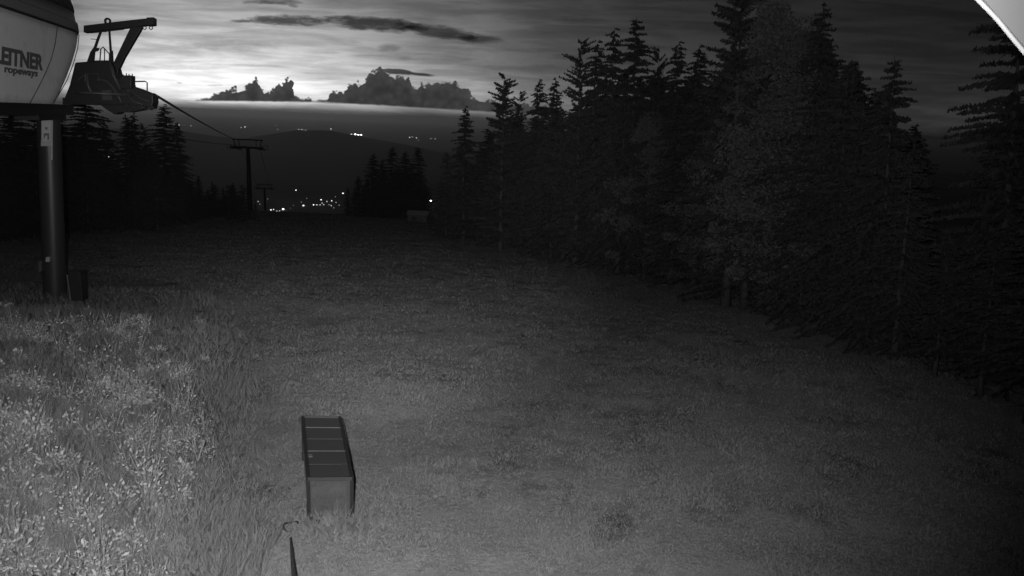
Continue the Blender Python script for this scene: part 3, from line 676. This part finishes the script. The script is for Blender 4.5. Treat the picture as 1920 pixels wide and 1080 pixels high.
# underside beam, column, sign, conduit
mb = MB(); mb.bar(SL3(-12, 0, zb - .26), SL3(1.2, 0, zb - .26), 1.5, .5); mb.bar(SL3(-3, 0, zb - .62), SL3(.8, 0, zb - .62), 1.0, .25); mb.build('chassis', M['steel'], st)
mb = MB(); r_ = .52
top = Vector((base.x - .04, base.y, zb - .5)); bot = Vector((at(104, 580, SD).x, base.y, base.z - 1))
mb.tube([bot, bot.lerp(top, .5), top], [r_ * 1.02, r_, r_ * .97], 28, False); mb.build('column', M['column'], st, True)
mb = MB(); mb.tube([bot.lerp(top, .045), bot.lerp(top, .075)], r_ * 1.45, 24); mb.build('base_flange', M['steel'], st)
mb = MB()
cdir = (Vector((0, 0, 0)) + Vector((.62, -.78, 0)))
p1 = at(98, 204, SD - .62); p2 = at(97, 300, SD - .62); mb.tube([p1, p2], .035, 8); mb.build('conduit', M['pale'], st)
mb = MB(); mb.plate([(78, 224), (96, 224), (96, 271), (78, 271)], SD - .60, SD - .56); sg_ = mb.build('sign', M['sign'], st)
mb = MB(); mb.plate([(82, 250), (92, 250), (92, 262), (89, 262), (89, 254), (85, 254), (82, 262)], SD - .62, SD - .61); mb.plate([(85, 238), (89, 238), (89, 243), (85, 243)], SD - .62, SD - .61); mb.build('pictogram', M['letter'], sg_)
mb = MB(); mb.plate([(77, 264), (97, 264), (97, 274), (77, 274)], SD - .66, SD - .622); mb.build('sign_label', M['pale'], st)
# machinery at the front of the station
mc = M['steel']; DD = 38.2
def part(name, *shapes, m=mc, bevel=0, smooth=False):
    mb = MB()
    for q in shapes:
        if q[0] == 'bar': mb.bar(at(q[1], q[2], q[7] if len(q) > 7 else DD), at(q[3], q[4], q[8] if len(q) > 8 else (q[7] if len(q) > 7 else DD)), q[5] * DD / F, q[6])
        if q[0] == 'plate': mb.plate(q[1], q[2], q[3])
        if q[0] == 'tube': mb.tube([at(x, y, q[3] if len(q) > 3 else DD) for x, y in q[1]], q[2] * DD / F, 8)
    return mb.build(name, m, st, smooth, bevel)
part('gantry_beam', ('plate', [(160, 49), (250, 38.5), (284, 35), (290, 34), (290, 46.5), (278, 48), (255, 51), (160, 62)], DD - .3, DD + .3), bevel=.02)
part('gantry_brace', ('plate', [(247, 51), (268, 50), (265, 57), (235, 108), (224, 131), (222, 140), (206, 140), (214, 120), (232, 82)], DD - .22, DD + .22), bevel=.02)
part('beam_end', ('plate', [(278, 34.5), (291, 34), (291, 47.5), (279, 49)], DD - .38, DD + .38))
def ring_px(cx, cy, r, th, D, name, m):
    mb = MB(); c = at(cx, cy, D); n = 14; R_ = r * D / F
    mb.tube([c + Vector((math.cos(a) * R_, 0, math.sin(a) * R_)) for a in [2 * math.pi * i / n for i in range(n + 1)]], th * D / F, 6); return mb.build(name, m, st, True)
for cx in (271, 283): ring_px(cx, 52, 3.0, .8, DD, 'hook', M['tube'])
ring_px(202, 40, 4.6, 2.0, DD, 'pulley', mc)
part('cross_rail', ('bar', 170, 61.5, 232, 54.5, 2.4, .06), ('bar', 190, 51, 198, 60, 2, .06))
part('lever_arm', ('plate', [(188, 58), (191, 58), (184, 78), (180, 90), (186, 90), (184, 95), (178, 97), (176, 120), (162, 122), (170, 98), (177, 88), (181, 76)], DD - .1, DD + .1), ('bar', 170, 73, 184, 74, 1.2, .03))
part('upright_rod', ('plate', [(203.5, 57), (206.5, 57), (209.5, 95), (211.5, 95), (213, 118), (207, 118), (205.5, 90)], DD - .06, DD + .06))
part('guard_rail', ('tube', [(187, 118), (189, 92), (193, 88), (205, 101), (205, 118)], 1.1, DD - .5), ('tube', [(196, 92), (196, 118)], .9, DD - .5), m=M['tube'], smooth=True)
part('guard_rail', ('tube', [(248, 153), (272, 152.5), (276, 155), (276, 172)], 1.2, DD - .4), m=M['tube'], smooth=True)
part('drive_housing', ('plate', [(150, 119), (176, 117), (188, 115), (214, 115), (221, 130), (224, 144), (230, 150), (238, 152), (248, 158), (252, 196), (222, 198), (196, 196), (142, 194), (128, 190), (140, 160)], DD - .7, DD + .9), bevel=.06)
part('motor', ('plate', [(229, 146), (236, 142), (250, 142), (250, 166), (229, 166)], DD - 1.2, DD - .3), ('bar', 231, 139, 231, 147, 2, .05), ('bar', 237, 137, 237, 145, 2, .05), ('bar', 242, 138, 242, 146, 2, .05), ('bar', 248, 138, 248, 146, 2, .05), bevel=.03)
part('rope_block', ('plate', [(246, 161), (262, 166), (282, 174), (292, 178), (292.5, 192), (289, 204.5), (282, 203), (274, 198), (246, 200)], DD - .7, DD + .7), bevel=.05)
part('belly_plate', ('plate', [(186, 190), (196, 188), (272, 192), (273, 206), (246, 211), (228, 211), (222, 215), (206, 205)], DD - .6, DD + .8), bevel=.03)
part('bogie_frame', ('plate', [(126, 184), (180, 182), (196, 190), (192, 197), (126, 196)], DD - .7, DD + .7))
part('bent_pipe', ('tube', [(176, 152), (188, 149), (200, 152), (210, 162), (222, 180), (228, 193)], 1.5, DD - 1.1), m=M['tube'], smooth=True)
part('strut', ('tube', [(205, 119), (212, 140), (226, 168)], 2.0, DD - 1.05), m=M['tube'], smooth=True)
part('strut', ('tube', [(163, 140), (165, 160), (172, 176)], 2.4, DD - 1.1), m=M['tube'], smooth=True)
part('cover_plate', ('plate', [(191, 169), (208, 169), (211, 187), (192, 188)], DD - 1.0, DD - .95), m=M['tube'])
for i in range(6):       # rope sheaves under the block
    ring_px(236 + i * 9.5, 199 + .6 * i, 3.6, 1.4, DD - 1.15, 'sheave', M['black'])
mb = MB(); c_ = at(196, 176, DD - 1.3); P_ = [c_ + (ax * math.cos(2 * math.pi * i / 40) + nm_ * math.sin(2 * math.pi * i / 40)) * 1.15 for i in range(41)]; mb.tube(P_, .07, 6); mb.build('bullwheel', M['tube'], st, True)
mb = MB()
for i in range(6): mb.bar(c_, P_[i * 7], .06, .05)
mb.build('wheel_spoke', M['tube'], st)
part('hand_rail', ('tube', [(146, 150), (160, 139), (184, 138), (184, 152)], .8, DD - 1.1), ('tube', [(160, 139), (160, 152)], .8, DD - 1.1), m=M['tube'])
part('hydraulic_line', ('tube', [(225, 170), (238, 176), (250, 190), (268, 196)], .8, DD - 1.1), ('tube', [(228, 168), (246, 170), (262, 184), (280, 190)], .7, DD - 1.1), m=M['tube'], smooth=True)
part('work_lamp', ('plate', [(172, 172), (174.5, 172), (174.5, 176.5), (172, 176.5)], DD - 1.2, DD - 1.12), m=M['lampdim'])
# items at the column's foot
bx = at(75, 500, SD - .5)
mb = MB(); mb.plate([(73.5, 489), (79.5, 488), (80, 508), (74, 509)], SD - .75, SD - .45); mb.build('switch_box', M['white'], st, False, .02)
mb = MB(); mb.plate([(88, 481), (94, 481), (95, 490), (87, 490)], SD - .95, SD - .62); mb.build('junction_box', M['pale'], st, False, .02)
cb_p = at(141, 540, 34.5); cz = gz(cb_p.x, 34.5)
cab = empty('control_cabinet', (cb_p.x, 34.5, cz), 'small black cabinet standing in the grass right of the grey column foot', 'cabinet')
mb = MB(); zt_ = at(141, 510, 34.5).z
mb.box((cb_p.x, 34.75, (cz + .25 + zt_) / 2), (.58, .5, zt_ - cz - .25)); mb.build('body', M['black'], cab, False, .02)
mb = MB(); mb.box((cb_p.x, 34.72, zt_ + .025), (.64, .58, .04)); mb.build('lid', M['steel'], cab)
mb = MB(); mb.box((cb_p.x - .2, 34.75, cz + .08), (.07, .07, .4)); mb.build('leg', M['steel'], cab)
mb = MB(); mb.box((cb_p.x + .2, 34.75, cz + .08), (.07, .07, .4)); mb.build('leg', M['steel'], cab)
ss_ = at(129, 540, 34.3); mb = MB(); mb.tube([(ss_.x + .06, 34.3, gz(ss_.x, 34.3) - .1), (ss_.x - .03, 34.3, at(127, 515, 34.3).z)], .03, 6)
tag(mb.build('marker_stake', M['wire'], None, loc=(ss_.x, 34.3, gz(ss_.x, 34.3))), 'thin pale stake leaning against the left side of the black cabinet', 'stake')

# ------------------------------------------------------------------ lift towers and cables
def tower(px, py_top, D, arm_px, label, lower):
    hub = at(px, py_top + lower, D); gx = hub.x; z0 = gz(gx, D); s_ = D / F
    t_ = empty('lift_tower', (gx, D, z0), label, 'lift tower', 'chairlift towers down the slope')
    hw = arm_px / 2 * s_; ztop = at(px, py_top, D).z; zarm = at(px, py_top + lower * .78, D).z
    mb = MB(); mb.tube([(gx, D, z0 - 1), (gx, D, (z0 + zarm) / 2), (gx, D, zarm + .2)], [5.2 * s_ * arm_px / 58, 4.4 * s_ * arm_px / 58, 3.3 * s_ * arm_px / 58], 16); mb.build('pole', M['steel'], t_, True)
    mb = MB(); mb.bar((gx - hw, D, zarm), (gx + hw, D, zarm), .55, .45); mb.build('crossarm', M['steel'], t_)
    mb = MB(); mb.bar((gx - hw, D, ztop), (gx + hw, D, ztop), .25, .28); mb.build('maintenance_beam', M['steel'], t_)
    for sg in (-1, 1):
        x_ = gx + sg * hw * .82
        mb = MB(); mb.bar((x_ + sg * .35, D, ztop), (x_ - sg * .1, D, zarm), .18, .16); mb.bar((x_ - sg * .9, D, ztop), (x_ - sg * .9, D, zarm), .10, .10); mb.build('upright', M['steel'], t_)
        mb = MB(); mb.bar((x_ - sg * .1, D - 3.2, zarm - .18 + .35), (x_ - sg * .1, D + 3.2, zarm - .45), .3, .35)
        tr_ = mb.build('sheave_beam', M['steel'], t_)
        for i in range(6):
            mb = MB(); yy = D - 2.9 + i * 1.16; zz = zarm + .1 - i * .12
            mb.tube([(x_ + sg * .08 - .07, yy, zz), (x_ + sg * .08 + .07, yy, zz)], .27, 12); mb.build('sheave', M['black'], tr_)
        mb = MB(); mb.box((x_ + sg * .65, D, zarm - .35), (.8, 4.4, .08)); mb.tube([(x_ + sg * 1.05, D - 2.2, zarm - .35), (x_ + sg * 1.05, D - 2.2, zarm + .55), (x_ + sg * 1.05, D + 2.2, zarm + .55), (x_ + sg * 1.05, D + 2.2, zarm - .35)], .05, 5); mb.build('catwalk', M['steel'], t_)
    mb = MB()
    for i in range(14):
        z_ = z0 + (zarm - z0) * i / 14; mb.bar((gx - .2, D - .6, z_), (gx + .2, D - .6, z_), .04, .04)
    mb.bar((gx - .2, D - .6, z0), (gx - .2, D - .6, zarm), .05, .05); mb.bar((gx + .2, D - .6, z0), (gx + .2, D - .6, zarm), .05, .05); mb.build('ladder', M['steel'], t_)
    return t_
tower(465, 262, 172, 56, 'larger T-shaped lift tower standing at the crest of the slope', 19)
tower(496, 346, 330, 30, 'second, smaller T-shaped lift tower below and right of the larger one', 9)
def cable(pts, r, label, sag=0):
    mb = MB(); P = []
    for (a, b) in zip(pts[:-1], pts[1:]):
        for i in range(12):
            f = i / 12; p = a.lerp(b, f); p.z -= sag * 4 * f * (1 - f); P.append(p)
    P.append(pts[-1]); mb.tube(P, r, 6)
    o = mb.build('haul_rope', M['cable'], None, True, loc=P[0]); tag(o, label, 'cable', 'haul ropes of the chairlift'); return o
T1L = at(444, 262, 172); T1R = at(487, 276, 172); T2L = at(484, 350, 330); T2R = at(507, 350, 330)
cable([at(289, 177, 38.2), T1L, T2L, at(545, 420, 600)], .07, 'near haul rope running from the machinery down to the left arm of the first tower', .25)
cable([at(185, 233, 60), at(232, 243, 78), T1R, T2R], .06, 'haul rope passing behind the left trees to the right arm of the first tower', .3)
#PART3
# ------------------------------------------------------------------ wire cage on the near slope
FLb = ghit(585, 972); DL = FLb.y
FL = Vector((FLb.x, DL, FLb.z))
FRx = at(664, 966, DL).x; FR = Vector((FRx, DL + .02, FL.z + .02)); ztop = at(579, 898, DL).z
def on_top(px, py):
    d = ray(px, py); # intersect the cage's top plane, which follows the slope a little
    t = (ztop - CAM.z) / (d.z); return CAM + d * t
BL = on_top(568, 782); BR = on_top(637, 783); TL = Vector((FL.x - .01, DL, ztop)); TR = Vector((FR.x, DL, ztop)); TR = on_top(660, 897); TL = on_top(578, 898)
cage = empty('mesh_cage', (FL + FR) / 2, 'long low wire mesh cage with dark frame standing alone on the grass', 'cage')
hgt = ztop - FL.z
def dn(p, q=None): return Vector((p.x, p.y, min(FL.z, gz(p.x, p.y)) - .05))
mb = MB(); t_ = .065
fl, fr, bl, br = dn(TL), dn(TR), dn(BL), dn(BR)
for a, b_ in ((TL, TR), (BL, BR), (TL, BL), (TR, BR), (TL, fl), (TR, fr), (BL, bl), (BR, br), (fl + Vector((0, 0, .08)), fr + Vector((0, 0, .08)))): mb.bar(a, b_, t_, t_, upv=(0, .3, 1))
mb.build('frame', M['cageframe'], cage)
mb = MB()
c1 = TL.lerp(TR, .24); c2 = TL.lerp(fl, .22); mb.add([TL, c1, c2, TL + Vector((0, .02, 0)), c1 + Vector((0, .02, 0)), c2 + Vector((0, .02, 0))], [(0, 1, 2), (5, 4, 3), (0, 3, 4, 1), (1, 4, 5, 2), (2, 5, 3, 0)])
c1 = TR.lerp(TL, .22); c2 = TR.lerp(fr, .20); mb.add([TR, c2, c1, TR + Vector((0, .02, 0)), c2 + Vector((0, .02, 0)), c1 + Vector((0, .02, 0))], [(0, 1, 2), (5, 4, 3), (0, 3, 4, 1), (1, 4, 5, 2), (2, 5, 3, 0)])
mb.build('corner_gusset', M['cageframe'], cage)
N = 5; dnz = Vector((0, 0, -.012))
for i in range(N):
    a, b_ = i / N + .006, (i + 1) / N - .006
    P = [TL.lerp(BL, a).lerp(TR.lerp(BR, a), .02), TL.lerp(BL, a).lerp(TR.lerp(BR, a), .98), TL.lerp(BL, b_).lerp(TR.lerp(BR, b_), .98), TL.lerp(BL, b_).lerp(TR.lerp(BR, b_), .02)]
    mb = MB(); nw = 26
    mb.add([p for p in P] + [p + dnz for p in P], [(0, 1, 2, 3), (7, 6, 5, 4), (0, 4, 5, 1), (1, 5, 6, 2), (2, 6, 7, 3), (3, 7, 4, 0)])
    mb.build('roof_panel', M['mesh'], cage)
for i in range(1, N):
    f = i / N; mb = MB(); mb.bar(TL.lerp(BL, f) + Vector((0, 0, .012)), TR.lerp(BR, f) + Vector((0, 0, .012)), .02, .012); mb.build('crossbar', M['mesh'] if i % 2 else M['wire'], cage)
mb = MB(); p = on_top(581, 856); mb.box(p + Vector((0, 0, .02)), (.09, .12, .015), Matrix.Rotation(.4, 3, 'Z')); mb.build('lid_tag', M['wire'], cage)
mb = MB()
fz = Vector((0, 0, .08))
for j in range(1, 48): f = j / 48; mb.bar(TL.lerp(TR, f), (fl + fz).lerp(fr + fz, f), .006, .004, upv=(0, 1, 0))
for j in range(1, 44): f = j / 44; mb.bar(TL.lerp(fl + fz, f), TR.lerp(fr + fz, f), .006, .004)
mb.build('front_mesh', M['wire'], cage)
for (a, b_, c_, d_) in ((TL, BL, fl, bl), (TR, BR, fr, br)):
    mb = MB()
    for j in range(1, 40): f = j / 40; mb.bar(a.lerp(b_, f), c_.lerp(d_, f), .012, .008)
    for j in range(1, 14): f = j / 14; mb.bar(a.lerp(c_, f), b_.lerp(d_, f), .012, .008)
    mb.build('side_mesh', M['mesh'], cage)
mb = MB()
for q in ((584, 976), (596, 982)):
    p = ghit(*q); mb.tube([p + Vector((-.03, 0, .03)), p + Vector((.04, 0, .05))], .035, 10)
mb.build('caster', M['black'], cage)
# dark post lying up towards the camera and the ring beyond its tip
a = ghit(545, 1008); b_ = ghit(552, 1085)
mb = MB(); ta = at(545, 1009, a.y - .35); tb = at(551, 1080, b_.y - .75)
for p, w_ in ((ta, .045), (tb, .12)): pass
v = (tb - ta); tc_ = ta + v * 1.6
mb.tube([ta, ta.lerp(tc_, .5), tc_], [.020, .034, .050], 8)
tag(mb.build('lying_post', M['wood'], None, loc=a), 'dark tapering post pointing up from the bottom edge, left of the mesh cage', 'post')
p = ghit(545, 990); mb = MB(); n = 20
mb.tube([p + Vector((.13 * math.cos(q), .17 * math.sin(q), .05 + .03 * math.sin(q * 2 + 1))) for q in [2 * math.pi * i / n * .8 + .2 for i in range(n + 1)]], .016, 6)
tag(mb.build('hose_loop', M['mesh'], None, True, loc=p), 'small dark loop of hose in the grass beside the cage, beyond the post tip', 'hose')

# ------------------------------------------------------------------ hut and lamp at the far right end of the slope
hp = at(784, 404, 140); hz_ = gz(hp.x, 140)
hut = empty('hut', (hp.x, 140, hz_), 'low dark hut with pale roof at the crest, under the bright lamp', 'hut')
mb = MB(); mb.box((hp.x, 140, hz_ + .5), (3.6, 2.4, 1.6)); mb.build('wall', M['hutwall'], hut)
mb = MB(); z_ = hz_ + 1.32
mb.add([(hp.x - 2, 138.6, z_), (hp.x + 2, 138.6, z_), (hp.x + 2, 141.4, z_), (hp.x - 2, 141.4, z_), (hp.x - 2, 140, z_ + .7), (hp.x + 2, 140, z_ + .7)], [(3, 2, 1, 0), (0, 1, 5, 4), (2, 3, 4, 5), (1, 2, 5), (3, 0, 4)]); mb.build('roof', M['roof'], hut)
mb = MB(); mb.box((hp.x - .6, 138.79, hz_ + .35), (.8, .04, 1.3)); mb.build('door', M['black'], hut)
lp = at(808, 375, 136); lz = gz(lp.x, 136)
lm = empty('street_lamp', (lp.x, 136, lz), 'bright white lamp on a post at the left end of the right-hand forest', 'street lamp')
mb = MB(); mb.tube([(lp.x + .15, 136, lz - .3), (lp.x + .15, 136, lp.z + .12), (lp.x, 135.9, lp.z + .2)], .05, 8); mb.build('pole', M['steel'], lm)
mb = MB(); mb.tube([(lp.x, 135.88, lp.z + .2), (lp.x, 135.88, lp.z + .13), (lp.x, 135.88, lp.z - .02)], [.1, .2, .22], 12); mb.build('lamp_shade', M['steel'], lm)
bm = bmesh.new(); bmesh.ops.create_icosphere(bm, subdivisions=2, radius=.13); me = bpy.data.meshes.new('bulb'); bm.to_mesh(me); bm.free(); me.materials.append(M['lampbig'])
o = bpy.data.objects.new('bulb', me); C.objects.link(o); o.parent = lm; o.location = Vector((lp.x, 135.8, lp.z - .08)) - lm.location
lp2 = at(205, 294, 84); lz = gz(lp2.x, 84)
lm = empty('street_lamp', (lp2.x, 84, lz), 'tiny lone lamp glowing between the dark trees right of the station column', 'street lamp')
mb = MB(); mb.tube([(lp2.x, 84, lz - .3), (lp2.x, 84, lp2.z)], .04, 6); mb.build('pole', M['steel'], lm)
bm = bmesh.new(); bmesh.ops.create_icosphere(bm, subdivisions=1, radius=.04); me = bpy.data.meshes.new('bulb'); bm.to_mesh(me); bm.free(); me.materials.append(M['lampfar'])
o = bpy.data.objects.new('bulb', me); C.objects.link(o); o.parent = lm; o.location = Vector((lp2.x, 83.9, lp2.z)) - lm.location

# ------------------------------------------------------------------ town lights in the valley and on the far plain
def town_light(px, py, rpx, strength_mat, label, group, floor=None):
    d = ray(px, py); t = 1500.0; p = None
    while t < 60000:
        q = CAM + d * t
        if q.z < gz(q.x, q.y) + 4: p = q; break
        t *= 1.004
    if p is None: return
    R_ = max(rpx * .66, .42) * p.y / F; z0 = gz(p.x, p.y)
    mb = MB(); bm = bmesh.new(); bmesh.ops.create_icosphere(bm, subdivisions=2, radius=1)
    sx = 1.0
    vs = [Vector((v.co.x * R_ * 1.15, v.co.y * R_, v.co.z * R_ * .8 + R_ * .5)) for v in bm.verts]; fs = [tuple(v.index for v in f.verts) for f in bm.faces]; bm.free()
    mb.add(vs, fs); nf = len(mb.f); mb.tube([(0, 0, -R_ * 2), (0, 0, -R_ * .2)], [R_ * .12, R_ * .08], 6)
    me = bpy.data.meshes.new('town_light'); me.from_pydata([tuple(v) for v in mb.v], [], mb.f); me.materials.append(strength_mat); me.materials.append(M['steel'])
    me.polygons.foreach_set('material_index', [0] * nf + [1] * (len(mb.f) - nf)); me.update()
    o = bpy.data.objects.new('town_light', me); C.objects.link(o); o.location = (p.x, p.y, p.z)
    tag(o, label, 'town light', group); return o
valley = [(484, 378, .9, 1), (487, 383, .8, 0), (502, 373, .7, 0), (508, 394, 1.6, 2), (513, 393, 1.2, 2), (519, 396, 1.1, 1), (524, 395.5, .9, 1), (531, 393, 2.9, 3), (545, 391, .5, 0), (550, 385, .8, 0), (555, 357, 1.5, 2), (565, 379, .8, 0), (569, 386, 2.1, 3), (575, 372, .8, 0),
          (588, 384.5, 1.6, 2), (594, 384.5, 1.3, 1), (600, 384.5, 1.1, 1), (602, 375, 1.5, 2), (604, 381, 1, 1), (607, 384, 1.0, 1), (613, 378, 1, 1), (617, 384, .9, 0), (622, 377, 1.3, 2), (621, 386, 1, 1), (626, 390, .8, 0), (630, 380, 1, 0), (636, 385, .9, 0), (629, 369, .9, 0), (643, 363, 1.9, 3)]
valley.sort(); EL = [M['lampdim'], M['lampfar'], M['lamp'], M['lamp']]; AD = ['faint', 'soft', 'bright', 'brilliant']
ADJ = lambda s: AD[s]
for i, (x_, y_, r_, s_) in enumerate(valley):
    w_ = WN[i] if i < len(WN) else ['twenty-seventh', 'twenty-eighth', 'twenty-ninth', 'thirtieth'][i - len(WN)]
    town_light(x_, y_, r_, EL[s_], '%s street light of the valley town, %s light from the left' % (ADJ(s_), w_), 'street lights of the town in the valley')
plain = [(315, 234, .8, 0), (325, 235, .8, 0), (336, 235, .9, 1), (346, 235, .8, 0), (358, 236, .8, 0), (452, 239.5, .8, 0), (459.5, 238.5, 1.2, 1), (518, 235, .6, 0), (521, 243, .8, 0), (560, 243, .9, 0), (566, 243.5, .9, 1), (573, 244.5, .8, 0), (586, 238, .6, 0), (620.5, 242, 1.2, 1), (659, 252, 1.2, 1),
         (666, 252.7, 2.0, 2), (672, 253.2, 1.4, 2), (677, 253.5, 1.6, 2), (768, 258, 1., 1), (773, 257, .9, 0), (781, 259, 1.1, 1), (797, 233, .6, 0), (785, 263, .6, 0), (808, 260, .6, 0), (816, 260.5, .8, 0)]
plain.sort()
for i, (x_, y_, r_, s_) in enumerate(plain):
    town_light(x_, y_, r_ * 1.15, [M['lampfar'], M['lamp'], M['lampbig']][s_], '%s light on the far plain under the clouds, %s from the left' % (ADJ(s_), WN[i]), 'lights on the far plain')

# ------------------------------------------------------------------ white sheet-metal corner beside the webcam, top right
D = 3.2
hood = empty('metal_awning', at(1880, 40, D), 'pale sheet-metal awning corner with a white rim in the top right corner', 'awning')
mb = MB(); mb.plate([(1832, -8), (1926, 100), (2100, 260), (2300, -200), (1900, -300)], D, D + .03); mb.build('plate', M['white'], hood)
mb = MB(); P = [at(x, y, D - .012) for x, y in ((1780, -60), (1830, -4), (1848, 14), (1870, 37), (1892, 64), (1922, 100), (1990, 180))]
mb.tube(P, [.009] * 7, 8); mb.build('rim', M['whiterim'], hood, True)

# ------------------------------------------------------------------ air
HAZE = 1
if HAZE:
    mb = MB(); mb.box((0, 20000, (FLOOR - 8 + 24) / 2), (140000, 104000, 24 - (FLOOR - 8)))
    hm = bpy.data.materials.new('haze'); hm.use_nodes = True; k = NG(hm.node_tree); k.n.clear()
    vp = k.node('ShaderNodeVolumePrincipled'); vp.inputs['Color'].default_value = (1, 1, 1, 1); vp.inputs['Density'].default_value = 3.4e-5; vp.inputs['Anisotropy'].default_value = .75
    o_ = k.node('ShaderNodeOutputMaterial'); k.l.new(vp.outputs[0], o_.inputs['Volume'])
    hz = mb.build('haze', hm); tag(hz, kind='stuff')
